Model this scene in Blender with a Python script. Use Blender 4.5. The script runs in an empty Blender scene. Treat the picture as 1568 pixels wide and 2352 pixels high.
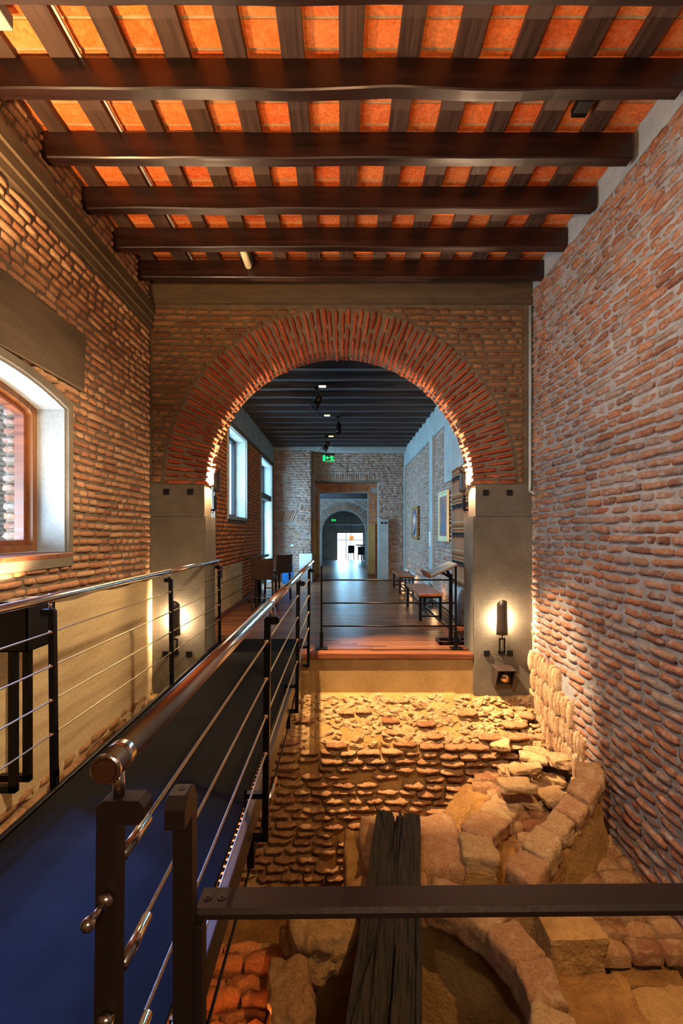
import bpy, bmesh, math, random
from mathutils import Vector, Matrix, noise

sc = bpy.context.scene
COL = sc.collection
V = Vector
PI = math.pi

# ------------------------------------------------------------------ camera
EYE = V((0.0, 0.0, 1.35))
FPX = 16.0 / 36.0 * 2352.0
cam_d = bpy.data.cameras.new('camera')
cam_d.sensor_fit = 'VERTICAL'
cam_d.sensor_height = 36.0
cam_d.sensor_width = 24.0
cam_d.lens = 16.0
cam_d.shift_y = (1222 - 1176) / 2352.0
cam_d.clip_start = 0.02
cam_d.clip_end = 200
cam = bpy.data.objects.new('camera', cam_d)
COL.objects.link(cam)
cam.location = EYE
cam.rotation_euler = (PI / 2, 0, 0)
sc.camera = cam

# ------------------------------------------------------------------ world, exposure
w = bpy.data.worlds.new('world')
sc.world = w
w.use_nodes = True
bgn = w.node_tree.nodes['Background']
bgn.inputs[0].default_value = (0.62, 0.80, 1.0, 1)
bgn.inputs[1].default_value = 3.0
sc.view_settings.view_transform = 'Standard'
sc.view_settings.look = 'None'
sc.view_settings.gamma = 1
sc.view_settings.use_curve_mapping = False
sc.view_settings.exposure = 0.45

# ------------------------------------------------------------------ lights
WARM = (1.0, 0.56, 0.24)
WARM2 = (1.0, 0.70, 0.42)
DAY = (0.33, 0.68, 1.0)
DAYB = (0.25, 0.42, 1.0)


def aim(o, target):
    d = (V(target) - o.location).normalized()
    o.rotation_euler = d.to_track_quat('-Z', 'Y').to_euler()


def spot(name, loc, target, power, col, angle=60, blend=0.6, radius=0.04):
    d = bpy.data.lights.new(name, 'SPOT')
    d.energy = power; d.color = col; d.spot_size = math.radians(angle); d.spot_blend = blend
    d.shadow_soft_size = radius
    o = bpy.data.objects.new(name, d); COL.objects.link(o); o.location = loc; aim(o, target)
    return o


def area(name, loc, target, power, col, sx, sy):
    d = bpy.data.lights.new(name, 'AREA')
    d.shape = 'RECTANGLE'; d.size = sx; d.size_y = sy; d.energy = power; d.color = col
    o = bpy.data.objects.new(name, d); COL.objects.link(o); o.location = loc; aim(o, target)
    return o


def point(name, loc, power, col, radius=0.02):
    d = bpy.data.lights.new(name, 'POINT')
    d.energy = power; d.color = col; d.shadow_soft_size = radius
    o = bpy.data.objects.new(name, d); COL.objects.link(o); o.location = loc
    return o


# daylight of the courtyard through the windows on the left side, and an added fill further in
area('daylight_window_hall', (-3.2, 3.05, 2.35), (-0.9, 1.45, 0.0), 25, DAYB, 1.2, 1.0)
spot('skylight_through_window', (-3.3, 3.3, 2.9), (-1.05, 1.45, 0.0), 6500, (0.12, 0.25, 1.0), 26, 1.0, 0.3)
area('daylight_window_bounce', (-3.4, 2.4, 1.2), (2.1, 3.9, 2.6), 190, (0.62, 0.78, 1.0), 1.6, 1.2)
area('daylight_window_far_a', (-2.9, 8.2, 2.6), (0.8, 8.7, 1.2), 200, DAY, 1.4, 1.5)
area('daylight_window_far_b', (-2.9, 11.3, 1.9), (0.8, 12.0, 1.2), 260, DAY, 1.5, 2.6)
area('daylight_window_far_c', (-2.9, 6.1, 2.3), (1.2, 7.6, 1.5), 130, DAY, 0.8, 1.8)
area('daylight_far_bounce_a', (-2.9, 8.3, 1.4), (0.6, 8.6, 3.7), 120, (0.5, 0.75, 1.0), 1.4, 1.0)
area('daylight_far_bounce_b', (-2.9, 11.4, 0.8), (0.6, 11.0, 3.7), 160, (0.5, 0.75, 1.0), 1.5, 1.0)
area('third_room_fill', (-1.6, 16.0, 1.9), (0.8, 17.3, 1.6), 160, DAY, 2.0, 1.2)  # added blue fill inside the third room, which has no window
area('daylight_street_door', (0.5, 28.9, 0.9), (0.1, 15, -0.6), 500, DAY, 1.6, 1.7)
# museum lighting of the hall, with added fill lights
spot('uplight_lintel', (-1.93, 2.25, 3.02), (-1.2, 2.7, 4.2), 170, (1.0, 0.62, 0.30), 160, 0.9, 0.05)
spot('uplight_window', (-1.96, 2.82, 0.86), (-1.7, 3.1, 4.0), 170, (1.0, 0.66, 0.38), 125, 0.9, 0.05)
spot('ceiling_fill', (0.0, 0.9, 2.3), (0.0, 2.9, 4.2), 110, (1.0, 0.58, 0.28), 120, 0.9, 0.1)  # added fill for the front of the ceiling, no fixture here
spot('pit_spot', (-0.5, 4.3, 3.9), (0.7, 4.85, -0.6), 2500, (1.0, 0.72, 0.42), 34, 0.8, 0.03)
spot('pit_spot_corner', (-1.0, 4.2, 3.9), (2.1, 4.55, -0.35), 3300, (1.0, 0.74, 0.46), 20, 0.8, 0.03)
spot('pit_spot_front', (1.75, 1.0, 3.5), (0.75, 3.0, -1.0), 330, (1.0, 0.60, 0.24), 52, 0.8, 0.05)
point('pit_lamp_under_walkway', (-0.36, 2.15, -1.12), 5, (1.0, 0.38, 0.10), 0.04)
spot('wall_washer', (-0.6, 0.6, 3.6), (2.12, 3.6, 1.3), 400, (1.0, 0.84, 0.72), 80, 0.9, 0.1)
spot('wall_washer_left', (1.2, 1.4, 3.7), (-2.13, 3.5, 0.8), 620, (1.0, 0.78, 0.52), 62, 0.9, 0.1)
area('rear_fill', (0.9, -2.4, 3.0), (-0.2, 0.9, 0.8), 30, (1.0, 0.78, 0.58), 1.6, 0.6)  # added soft warm fill from behind the camera, not a fitting of the hall

# ------------------------------------------------------------------ materials


def newmat(name):
    m = bpy.data.materials.new(name)
    m.use_nodes = True
    nt = m.node_tree
    return m, nt, nt.nodes, nt.links, nt.nodes['Principled BSDF']


def lin(c):
    return tuple(((x / 255.0) / 12.92 if x / 255.0 <= 0.04045 else ((x / 255.0 + 0.055) / 1.055) ** 2.4) for x in c) + (1,)


def ramp(n, stops):
    r = n.new('ShaderNodeValToRGB')
    e = r.color_ramp.elements
    while len(e) < len(stops):
        e.new(0.5)
    for i, (p, c) in enumerate(stops):
        e[i].position = p
        e[i].color = c if len(c) == 4 else tuple(c) + (1,)
    return r


def tex_noise(n, l, vec, scale, detail=4, rough=0.6):
    t = n.new('ShaderNodeTexNoise')
    t.inputs['Scale'].default_value = scale
    t.inputs['Detail'].default_value = detail
    t.inputs['Roughness'].default_value = rough
    if vec is not None:
        l.new(vec, t.inputs['Vector'])
    return t


def bump(n, l, h, strength, dist, b, prev=None):
    bp = n.new('ShaderNodeBump')
    bp.inputs['Strength'].default_value = strength
    bp.inputs['Distance'].default_value = dist
    l.new(h, bp.inputs['Height'])
    if prev:
        l.new(prev, bp.inputs['Normal'])
    l.new(bp.outputs[0], b.inputs['Normal'])
    return bp.outputs[0]


def mix(n, l, a, bb, fac, mode='MIX'):
    m = n.new('ShaderNodeMix')
    m.data_type = 'RGBA'; m.blend_type = mode
    for s, v in ((m.inputs[6], a), (m.inputs[7], bb)):
        if isinstance(v, tuple):
            s.default_value = v
        else:
            l.new(v, s)
    if isinstance(fac, float):
        m.inputs[0].default_value = fac
    else:
        l.new(fac, m.inputs[0])
    return m.outputs[2]


def brick_mat(name, cols, lime=(150, 140, 125), lime_amt=0.5, grain=60, strength=0.9, dist=0.006, rough=0.9):
    """Fired clay: each brick takes its own tone, with grain, pits and lime smears."""
    m, nt, n, l, b = newmat(name)
    g = n.new('ShaderNodeNewGeometry')
    oi = n.new('ShaderNodeObjectInfo')
    at = n.new('ShaderNodeAttribute'); at.attribute_name = 'tint'
    add = n.new('ShaderNodeMath'); add.operation = 'ADD'
    l.new(oi.outputs['Random'], add.inputs[0]); l.new(at.outputs['Fac'], add.inputs[1])
    fr = n.new('ShaderNodeMath'); fr.operation = 'FRACT'; l.new(add.outputs[0], fr.inputs[0])
    k = len(cols)
    rp = ramp(n, [(i / (k - 1), lin(c)) for i, c in enumerate(cols)])
    l.new(fr.outputs[0], rp.inputs[0])
    n1 = tex_noise(n, l, g.outputs['Position'], 14, 6, 0.7)
    n2 = tex_noise(n, l, g.outputs['Position'], grain, 5, 0.75)
    n3 = tex_noise(n, l, g.outputs['Position'], 5, 4, 0.65)
    vr = ramp(n, [(0.3, (0.45, 0.42, 0.4)), (0.7, (1.35, 1.3, 1.25))]); l.new(n2.outputs['Fac'], vr.inputs[0])
    c = mix(n, l, rp.outputs[0], vr.outputs[0], 0.85, 'MULTIPLY')
    lr = ramp(n, [(0.5, (0, 0, 0)), (0.68, (lime_amt,) * 3)]); l.new(n1.outputs['Fac'], lr.inputs[0])
    c = mix(n, l, c, lin(lime), lr.outputs[0])
    lr2 = ramp(n, [(0.52, (0, 0, 0)), (0.75, (lime_amt * 0.7,) * 3)]); l.new(n3.outputs['Fac'], lr2.inputs[0])
    c = mix(n, l, c, lin(lime), lr2.outputs[0])
    l.new(c, b.inputs['Base Color'])
    b.inputs['Roughness'].default_value = rough
    b.inputs['Specular IOR Level'].default_value = 0.25
    o1 = bump(n, l, n1.outputs['Fac'], strength * 0.7, dist * 3, b)
    bump(n, l, n2.outputs['Fac'], strength, dist, b, o1)
    return m


def rough_mat(name, c1, c2, scale=6, fine=80, strength=0.5, dist=0.004, rough=0.85, streak=None, spec=0.3):
    m, nt, n, l, b = newmat(name)
    g = n.new('ShaderNodeNewGeometry')
    vec = g.outputs['Position']
    if streak:
        mp = n.new('ShaderNodeMapping'); mp.inputs['Scale'].default_value = streak
        l.new(vec, mp.inputs['Vector']); vec = mp.outputs[0]
    n1 = tex_noise(n, l, vec, scale, 6, 0.65)
    n2 = tex_noise(n, l, g.outputs['Position'], fine, 4, 0.7)
    r = ramp(n, [(0.3, lin(c1)), (0.7, lin(c2))]); l.new(n1.outputs['Fac'], r.inputs[0])
    vr = ramp(n, [(0.3, (0.8,) * 3), (0.7, (1.12,) * 3)]); l.new(n2.outputs['Fac'], vr.inputs[0])
    l.new(mix(n, l, r.outputs[0], vr.outputs[0], 0.8, 'MULTIPLY'), b.inputs['Base Color'])
    b.inputs['Roughness'].default_value = rough
    b.inputs['Specular IOR Level'].default_value = spec
    o1 = bump(n, l, n1.outputs['Fac'], strength * 0.6, dist * 4, b)
    bump(n, l, n2.outputs['Fac'], strength, dist, b, o1)
    return m


def wood_mat(name, c1, c2, axis='X', rough=0.45, gscale=1.0, bumps=0.25, coat=0.0, tint=False):
    m, nt, n, l, b = newmat(name)
    g = n.new('ShaderNodeNewGeometry')
    mp = n.new('ShaderNodeMapping')
    s = {'X': (1.2, 26, 26), 'Y': (26, 1.2, 26), 'Z': (26, 26, 1.2)}[axis]
    mp.inputs['Scale'].default_value = tuple(v * gscale for v in s)
    oi = n.new('ShaderNodeObjectInfo')
    off = n.new('ShaderNodeVectorMath'); off.operation = 'ADD'
    at = n.new('ShaderNodeAttribute'); at.attribute_name = 'tint'
    add = n.new('ShaderNodeMath'); add.operation = 'ADD'
    l.new(oi.outputs['Random'], add.inputs[0]); l.new(at.outputs['Fac'], add.inputs[1])
    fr = n.new('ShaderNodeMath'); fr.operation = 'FRACT'; l.new(add.outputs[0], fr.inputs[0])
    mu = n.new('ShaderNodeMath'); mu.operation = 'MULTIPLY'; mu.inputs[1].default_value = 37.0
    l.new(fr.outputs[0], mu.inputs[0])
    l.new(g.outputs['Position'], off.inputs[0]); l.new(mu.outputs[0], off.inputs[1])
    l.new(off.outputs[0], mp.inputs['Vector'])
    n1 = tex_noise(n, l, mp.outputs[0], 1.0, 8, 0.62)
    n1.inputs['Distortion'].default_value = 0.6
    r = ramp(n, [(0.32, lin(c1)), (0.68, lin(c2))]); l.new(n1.outputs['Fac'], r.inputs[0])
    tr = ramp(n, [(0.0, (0.62,) * 3), (1.0, (1.3,) * 3)]); l.new(fr.outputs[0], tr.inputs[0])
    l.new(mix(n, l, r.outputs[0], tr.outputs[0], 0.9 if tint else 0.3, 'MULTIPLY'), b.inputs['Base Color'])
    rr = ramp(n, [(0.3, (rough * 0.75,) * 3), (0.7, (min(1, rough * 1.3),) * 3)]); l.new(n1.outputs['Fac'], rr.inputs[0])
    l.new(rr.outputs[0], b.inputs['Roughness'])
    b.inputs['Coat Weight'].default_value = coat
    b.inputs['Coat Roughness'].default_value = 0.2
    bump(n, l, n1.outputs['Fac'], bumps, 0.004, b)
    return m


def metal_mat(name, col, rough, metallic=1.0, noise_scale=120, amt=0.08):
    m, nt, n, l, b = newmat(name)
    g = n.new('ShaderNodeNewGeometry')
    n1 = tex_noise(n, l, g.outputs['Position'], noise_scale, 3, 0.6)
    r = ramp(n, [(0.3, (max(0, rough - amt),) * 3), (0.7, (min(1, rough + amt),) * 3)])
    l.new(n1.outputs['Fac'], r.inputs[0]); l.new(r.outputs[0], b.inputs['Roughness'])
    b.inputs['Base Color'].default_value = lin(col)
    b.inputs['Metallic'].default_value = metallic
    return m


def glow_mat(name, col, strength):
    m, nt, n, l, b = newmat(name)
    b.inputs['Base Color'].default_value = lin(col)
    b.inputs['Emission Color'].default_value = lin(col)
    b.inputs['Emission Strength'].default_value = strength
    return m


M = {}
M['brick_left'] = brick_mat('brick_left', [(176, 126, 90), (192, 144, 104), (160, 106, 74), (184, 134, 96), (202, 162, 122), (148, 98, 70)], (170, 140, 105), 0.35)
M['brick_right'] = brick_mat('brick_right', [(146, 90, 60), (162, 108, 74), (124, 80, 60), (172, 120, 84), (150, 104, 78), (142, 122, 106), (170, 100, 60)], (165, 157, 148), 0.75, strength=1.0, dist=0.009)
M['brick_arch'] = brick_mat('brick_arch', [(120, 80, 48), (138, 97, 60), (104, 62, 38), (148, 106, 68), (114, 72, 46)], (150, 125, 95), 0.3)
M['brick_voussoir'] = brick_mat('brick_voussoir', [(150, 66, 34), (166, 78, 42), (128, 56, 30), (172, 90, 52), (142, 74, 48)], (160, 130, 110), 0.3)
M['brick_tile'] = brick_mat('brick_tile', [(214, 98, 38), (226, 116, 48), (202, 88, 34), (222, 126, 62), (212, 106, 44)], (226, 160, 104), 0.3, grain=45, strength=0.5, dist=0.004)
M['brick_room'] = brick_mat('brick_room', [(160, 122, 98), (146, 106, 84), (176, 146, 126), (136, 102, 86), (166, 128, 102)], (170, 168, 164), 0.65)
M['brick_warm'] = brick_mat('brick_warm', [(190, 112, 58), (176, 98, 48), (200, 126, 72), (168, 92, 48)], (180, 140, 100), 0.3)
M['brick_lime'] = brick_mat('brick_lime', [(176, 138, 98), (190, 152, 110), (160, 118, 80)], (214, 190, 152), 0.6, strength=1.0, dist=0.008)
M['brick_pit'] = brick_mat('brick_pit', [(160, 112, 70), (174, 128, 84), (144, 92, 58), (168, 118, 76), (182, 138, 94)], (196, 164, 114), 0.55, strength=1.0, dist=0.012)
M['stone'] = brick_mat('stone', [(170, 132, 88), (182, 146, 100), (158, 116, 78), (176, 128, 88)], (198, 172, 128), 0.5, grain=70, strength=1.0, dist=0.008)
M['mortar_right'] = rough_mat('mortar_right', (118, 112, 106), (158, 152, 146), 8, 90, 0.8, 0.006)
M['mortar_left'] = rough_mat('mortar_left', (98, 82, 64), (122, 104, 84), 8, 90, 0.7, 0.005)
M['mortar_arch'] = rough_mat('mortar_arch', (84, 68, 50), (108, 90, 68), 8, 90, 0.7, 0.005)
M['mortar_light'] = rough_mat('mortar_light', (150, 132, 112), (186, 168, 148), 9, 90, 0.8, 0.006)
M['mortar_room'] = rough_mat('mortar_room', (120, 112, 104), (160, 152, 144), 8, 90, 0.7, 0.005)
M['mortar_ceiling'] = rough_mat('mortar_ceiling', (150, 120, 80), (180, 150, 108), 12, 90, 0.7, 0.005)
M['earth'] = rough_mat('earth', (118, 76, 34), (178, 128, 66), 3.5, 40, 1.0, 0.02, 0.95)
M['earth_wall'] = rough_mat('earth_wall', (150, 108, 56), (190, 146, 84), 5, 50, 1.0, 0.015, 0.95)
M['plaster'] = rough_mat('plaster', (88, 78, 63), (116, 104, 86), 2.2, 40, 0.25, 0.004, 0.8)
M['plaster_warm'] = rough_mat('plaster_warm', (172, 146, 102), (200, 176, 130), 2.0, 40, 0.35, 0.005, 0.8, streak=(1, 0.6, 4.5))
M['plaster_grey'] = rough_mat('plaster_grey', (132, 136, 134), (160, 164, 160), 2.4, 40, 0.25, 0.004, 0.75)
M['plaster_beige'] = rough_mat('plaster_beige', (150, 116, 66), (176, 140, 86), 2.5, 50, 0.3, 0.005, 0.8)
M['concrete'] = rough_mat('concrete', (72, 57, 40), (94, 76, 54), 2.4, 60, 0.3, 0.004, 0.7, streak=(1, 1, 5))
M['beam_wood'] = wood_mat('beam_wood', (15, 6, 4), (44, 16, 8), 'X', 0.40, 0.5, 0.2, 0.1)
M['lath_wood'] = wood_mat('lath_wood', (44, 27, 17), (74, 48, 32), 'Y', 0.6, 1.6, 0.5)
M['dark_beam'] = wood_mat('dark_beam', (28, 28, 32), (60, 58, 60), 'X', 0.5, 0.8, 0.3)
M['dark_ceiling'] = rough_mat('dark_ceiling', (14, 13, 14), (24, 22, 22), 4, 60, 0.2, 0.003)
M['floor_wood'] = wood_mat('floor_wood', (84, 46, 26), (152, 94, 58), 'X', 0.33, 1.0, 0.35, 0.0, True)
M['base_wood'] = wood_mat('base_wood', (84, 42, 20), (132, 74, 40), 'X', 0.5)
M['bench_wood'] = wood_mat('bench_wood', (124, 66, 34), (164, 92, 50), 'Y', 0.35, 0.8, 0.2, 0.3)
M['frame_wood'] = wood_mat('frame_wood', (98, 58, 30), (150, 96, 46), 'Z', 0.5)
M['old_timber'] = wood_mat('old_timber', (12, 10, 9), (52, 43, 34), 'Y', 0.85, 1.6, 1.2)
M['black_metal'] = metal_mat('black_metal', (22, 18, 17), 0.42, 0.6)
M['bronze_metal'] = metal_mat('bronze_metal', (74, 58, 48), 0.5, 0.55)
M['channel_metal'] = metal_mat('channel_metal', (88, 74, 62), 0.45, 0.6)
M['steel'] = metal_mat('steel', (214, 200, 184), 0.22, 1.0, 300, 0.012)
M['cable'] = metal_mat('cable', (190, 172, 136), 0.4, 0.75, 300, 0.02)
M['brass'] = metal_mat('brass', (190, 150, 108), 0.3, 1.0, 300, 0.02)
M['black'] = rough_mat('black', (10, 9, 9), (18, 16, 16), 8, 80, 0.1, 0.002, 0.5)
M['leather'] = rough_mat('leather', (48, 30, 22), (64, 42, 32), 5, 120, 0.3, 0.002, 0.45)
M['shade'] = metal_mat('shade', (62, 50, 42), 0.4, 0.3)
M['blue'] = rough_mat('blue', (20, 92, 150), (26, 104, 166), 4, 80, 0.1, 0.002, 0.4)
M['white_panel'] = rough_mat('white_panel', (190, 200, 204), (206, 214, 218), 3, 80, 0.1, 0.002, 0.5)
M['lens'] = metal_mat('lens', (210, 180, 150), 0.08, 0.9)
M['tube_lamp'] = rough_mat('tube_lamp', (206, 190, 150), (226, 212, 176), 4, 80, 0.1, 0.002, 0.3)
M['lamp_glow'] = glow_mat('lamp_glow', (255, 196, 120), 5)
M['strip_glow'] = glow_mat('strip_glow', (255, 190, 110), 3.5)
M['green_glow'] = glow_mat('green_glow', (0, 255, 96), 1.6)
M['orange_glow'] = glow_mat('orange_glow', (240, 150, 60), 0.8)
M['vase'] = rough_mat('vase', (34, 30, 30), (52, 48, 46), 5, 60, 0.3, 0.003, 0.5)

m, nt, n, l, b = newmat('carpet')
g = n.new('ShaderNodeNewGeometry')
a1 = tex_noise(n, l, g.outputs['Position'], 900, 2, 0.7)
a2 = tex_noise(n, l, g.outputs['Position'], 4, 5, 0.6)
a3 = tex_noise(n, l, g.outputs['Position'], 160, 2, 0.5)
r = ramp(n, [(0.35, lin((16, 14, 12))), (0.7, lin((44, 40, 35)))]); l.new(a1.outputs['Fac'], r.inputs[0])
r2 = ramp(n, [(0.35, (0.75,) * 3), (0.7, (1.15,) * 3)]); l.new(a2.outputs['Fac'], r2.inputs[0])
c = mix(n, l, r.outputs[0], r2.outputs[0], 0.9, 'MULTIPLY')
r3 = ramp(n, [(0.76, (0, 0, 0)), (0.80, (0.5,) * 3)]); l.new(a3.outputs['Fac'], r3.inputs[0])
l.new(mix(n, l, c, lin((150, 140, 124)), r3.outputs[0]), b.inputs['Base Color'])
b.inputs['Roughness'].default_value = 0.9
b.inputs['Specular IOR Level'].default_value = 0.06
bump(n, l, a1.outputs['Fac'], 0.7, 0.003, b)
M['carpet'] = m

m, nt, n, l, b = newmat('window_glass')
tr = n.new('ShaderNodeBsdfTransparent'); tr.inputs[0].default_value = (0.93, 0.97, 0.98, 1)
gl = n.new('ShaderNodeBsdfGlossy'); gl.inputs['Roughness'].default_value = 0.03
mx = n.new('ShaderNodeMixShader'); mx.inputs[0].default_value = 0.05
l.new(tr.outputs[0], mx.inputs[1]); l.new(gl.outputs[0], mx.inputs[2])
l.new(mx.outputs[0], n['Material Output'].inputs['Surface'])
M['glass'] = m

# painted pictures and the woven tapestry: flat print on real flat things


def painting_mat(name, cols, scale, seed):
    m, nt, n, l, b = newmat(name)
    tc = n.new('ShaderNodeTexCoord')
    mp = n.new('ShaderNodeMapping'); mp.inputs['Location'].default_value = (seed, seed * 2, seed)
    l.new(tc.outputs['Object'], mp.inputs['Vector'])
    t = tex_noise(n, l, mp.outputs[0], scale, 5, 0.55)
    k = len(cols)
    r = ramp(n, [(0.3 + 0.4 * i / (k - 1), lin(c)) for i, c in enumerate(cols)])
    l.new(t.outputs['Fac'], r.inputs[0]); l.new(r.outputs[0], b.inputs['Base Color'])
    b.inputs['Roughness'].default_value = 0.5
    return m


M['painting_blue'] = painting_mat('painting_blue', [(40, 70, 96), (70, 104, 128), (96, 84, 90), (156, 96, 84), (176, 140, 90)], 3.2, 3.3)
M['painting_dark'] = painting_mat('painting_dark', [(24, 30, 50), (60, 60, 90), (190, 150, 130), (225, 200, 190)], 4.0, 8.1)
M['frame_gold'] = wood_mat('frame_gold', (100, 70, 24), (160, 116, 50), 'Z', 0.4)
M['frame_pale'] = wood_mat('frame_pale', (168, 160, 118), (206, 200, 160), 'Z', 0.5)

m, nt, n, l, b = newmat('tapestry')
g = n.new('ShaderNodeNewGeometry')
sx = n.new('ShaderNodeSeparateXYZ'); l.new(g.outputs['Position'], sx.inputs[0])
mz = n.new('ShaderNodeMath'); mz.operation = 'MULTIPLY'; mz.inputs[1].default_value = 2.3; l.new(sx.outputs['Z'], mz.inputs[0])
fz = n.new('ShaderNodeMath'); fz.operation = 'FRACT'; l.new(mz.outputs[0], fz.inputs[0])
r = ramp(n, [(0.0, lin((30, 26, 36))), (0.07, lin((30, 26, 36))), (0.09, lin((176, 150, 104))), (0.14, lin((150, 78, 44))), (0.2, lin((178, 156, 112))),
             (0.25, lin((120, 84, 50))), (0.34, lin((176, 110, 66))), (0.42, lin((180, 158, 118))), (0.5, lin((150, 76, 52))), (0.85, lin((168, 92, 60))), (0.92, lin((60, 52, 44))), (1.0, lin((170, 140, 92)))])
for e in r.color_ramp.elements:
    pass
r.color_ramp.interpolation = 'CONSTANT'
l.new(fz.outputs[0], r.inputs[0])
wv = n.new('ShaderNodeTexWave'); wv.bands_direction = 'Y'; wv.inputs['Scale'].default_value = 9; wv.inputs['Distortion'].default_value = 2.5
l.new(g.outputs['Position'], wv.inputs['Vector'])
band = ramp(n, [(0.5, (0, 0, 0)), (0.51, (0.7,) * 3), (0.85, (0.7,) * 3), (0.86, (0, 0, 0))]); band.color_ramp.interpolation = 'CONSTANT'
l.new(fz.outputs[0], band.inputs[0])
wr = ramp(n, [(0.45, (0, 0, 0)), (0.55, (1, 1, 1))]); l.new(wv.outputs['Fac'], wr.inputs[0])
mm = n.new('ShaderNodeMath'); mm.operation = 'MULTIPLY'; l.new(band.outputs[0], mm.inputs[0]); l.new(wr.outputs[0], mm.inputs[1])
l.new(mix(n, l, r.outputs[0], lin((208, 186, 140)), mm.outputs[0]), b.inputs['Base Color'])
b.inputs['Roughness'].default_value = 0.95
M['tapestry'] = m

# ------------------------------------------------------------------ mesh helpers


def link(o, parent=None):
    COL.objects.link(o)
    if parent is not None:
        o.parent = parent
    return o


def obj(name, bm, mat, parent=None, smooth=False):
    me = bpy.data.meshes.new(name)
    bm.normal_update()
    bm.to_mesh(me)
    bm.free()
    me.materials.append(M[mat] if isinstance(mat, str) else mat)
    if smooth:
        for p in me.polygons:
            p.use_smooth = True
    return link(bpy.data.objects.new(name, me), parent)


def tag(o, label=None, cat=None, group=None, kind=None):
    if label: o['label'] = label
    if cat: o['category'] = cat
    if group: o['group'] = group
    if kind: o['kind'] = kind
    return o


def thing(name, label, cat, loc=(0, 0, 0), group=None):
    o = bpy.data.objects.new(name, None)
    o.empty_display_size = 0.1
    link(o)
    o.location = loc
    return tag(o, label, cat, group)


def setting(name, bm, mat, smooth=False, parent=None):
    o = obj(name, bm, mat, parent, smooth)
    o['kind'] = 'structure'
    return o


def local(o):
    """Child meshes are written in world coordinates; shift them when the parent sits elsewhere."""
    return Matrix.Translation(-V(o.location))


def box(bm, x0, x1, y0, y1, z0, z1, mat=None):
    vs = [bm.verts.new((x, y, z)) for x in (x0, x1) for y in (y0, y1) for z in (z0, z1)]
    if mat is not None:
        for v_ in vs: v_.co = mat @ v_.co
    for f in ((0, 1, 3, 2), (4, 6, 7, 5), (0, 4, 5, 1), (2, 3, 7, 6), (0, 2, 6, 4), (1, 5, 7, 3)):
        bm.faces.new([vs[i] for i in f])
    return vs


def bbox(x0, x1, y0, y1, z0, z1, bev=0.004, seg=2):
    bm = bmesh.new()
    box(bm, x0, x1, y0, y1, z0, z1)
    bmesh.ops.recalc_face_normals(bm, faces=bm.faces)
    if bev:
        bmesh.ops.bevel(bm, geom=bm.edges[:], offset=bev, segments=seg, affect='EDGES', profile=0.5)
    return bm


def tube(bm, p0, p1, r0, r1=None, n=12, caps=True):
    r1 = r0 if r1 is None else r1
    p0, p1 = V(p0), V(p1)
    d = (p1 - p0).normalized()
    up = V((0, 0, 1)) if abs(d.z) < 0.9 else V((1, 0, 0))
    a = d.cross(up).normalized(); c = d.cross(a)
    A, B = [], []
    for i in range(n):
        t = 2 * PI * i / n
        o = a * math.cos(t) + c * math.sin(t)
        A.append(bm.verts.new(p0 + o * r0)); B.append(bm.verts.new(p1 + o * r1))
    for i in range(n):
        j = (i + 1) % n
        bm.faces.new((A[i], A[j], B[j], B[i]))
    if caps:
        bm.faces.new(A[::-1]); bm.faces.new(B)


def path(bm, pts, r, n=8):
    for a, c in zip(pts[:-1], pts[1:]):
        tube(bm, a, c, r, n=n)


def bar(bm, p0, p1, wx, wy):
    """A square bar between two points (wx across X-ish, wy across the other way)."""
    p0, p1 = V(p0), V(p1)
    d = (p1 - p0).normalized()
    up = V((0, 1, 0)) if abs(d.y) < 0.9 else V((0, 0, 1))
    a = d.cross(up).normalized(); c = a.cross(d).normalized()
    vs = []
    for p in (p0, p1):
        for sx_, sy_ in ((-1, -1), (1, -1), (1, 1), (-1, 1)):
            vs.append(bm.verts.new(p + a * sx_ * wx / 2 + c * sy_ * wy / 2))
    for f in ((3, 2, 1, 0), (4, 5, 6, 7), (0, 1, 5, 4), (1, 2, 6, 5), (2, 3, 7, 6), (3, 0, 4, 7)):
        bm.faces.new([vs[i] for i in f])


def lathe(bm, c, prof, n=20):
    rings = []
    for r, z in prof:
        rings.append([bm.verts.new((c[0] + r * math.cos(2 * PI * i / n), c[1] + r * math.sin(2 * PI * i / n), c[2] + z)) for i in range(n)])
    for A, B in zip(rings[:-1], rings[1:]):
        for i in range(n):
            j = (i + 1) % n
            bm.faces.new((A[i], A[j], B[j], B[i]))
    bm.faces.new(rings[0][::-1]); bm.faces.new(rings[-1])


def prism(bm, poly, fn):
    """poly: 2D outline; fn(u, v, k) -> 3D for k = 0, 1 (the two ends)."""
    A = [bm.verts.new(fn(u, v_, 0)) for u, v_ in poly]
    B = [bm.verts.new(fn(u, v_, 1)) for u, v_ in poly]
    k = len(poly)
    bm.faces.new(A[::-1]); bm.faces.new(B)
    for i in range(k):
        j = (i + 1) % k
        bm.faces.new((A[i], A[j], B[j], B[i]))
    bmesh.ops.recalc_face_normals(bm, faces=bm.faces)


def strip_wall(bm, us, spans, fn, n0, n1):
    """Solid wall cut into strips along u; spans(u) lists the solid [v0, v1] runs there."""
    for a, c in zip(us[:-1], us[1:]):
        e = (c - a) * 0.02
        sa, sb = spans(a + e), spans(c - e)
        if len(sa) != len(sb):
            sa = sb = spans((a + c) / 2)
        for (a0, a1), (b0, b1) in zip(sa, sb):
            vs = [fn(u, nn, v_) for nn in (n0, n1) for u, v_ in ((a, a0), (c, b0), (c, b1), (a, a1))]
            vs = [bm.verts.new(q) for q in vs]
            for f in ((0, 1, 2, 3), (7, 6, 5, 4), (0, 4, 5, 1), (3, 2, 6, 7), (0, 3, 7, 4), (1, 5, 6, 2)):
                bm.faces.new([vs[i] for i in f])
    bmesh.ops.recalc_face_normals(bm, faces=bm.faces)


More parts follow.
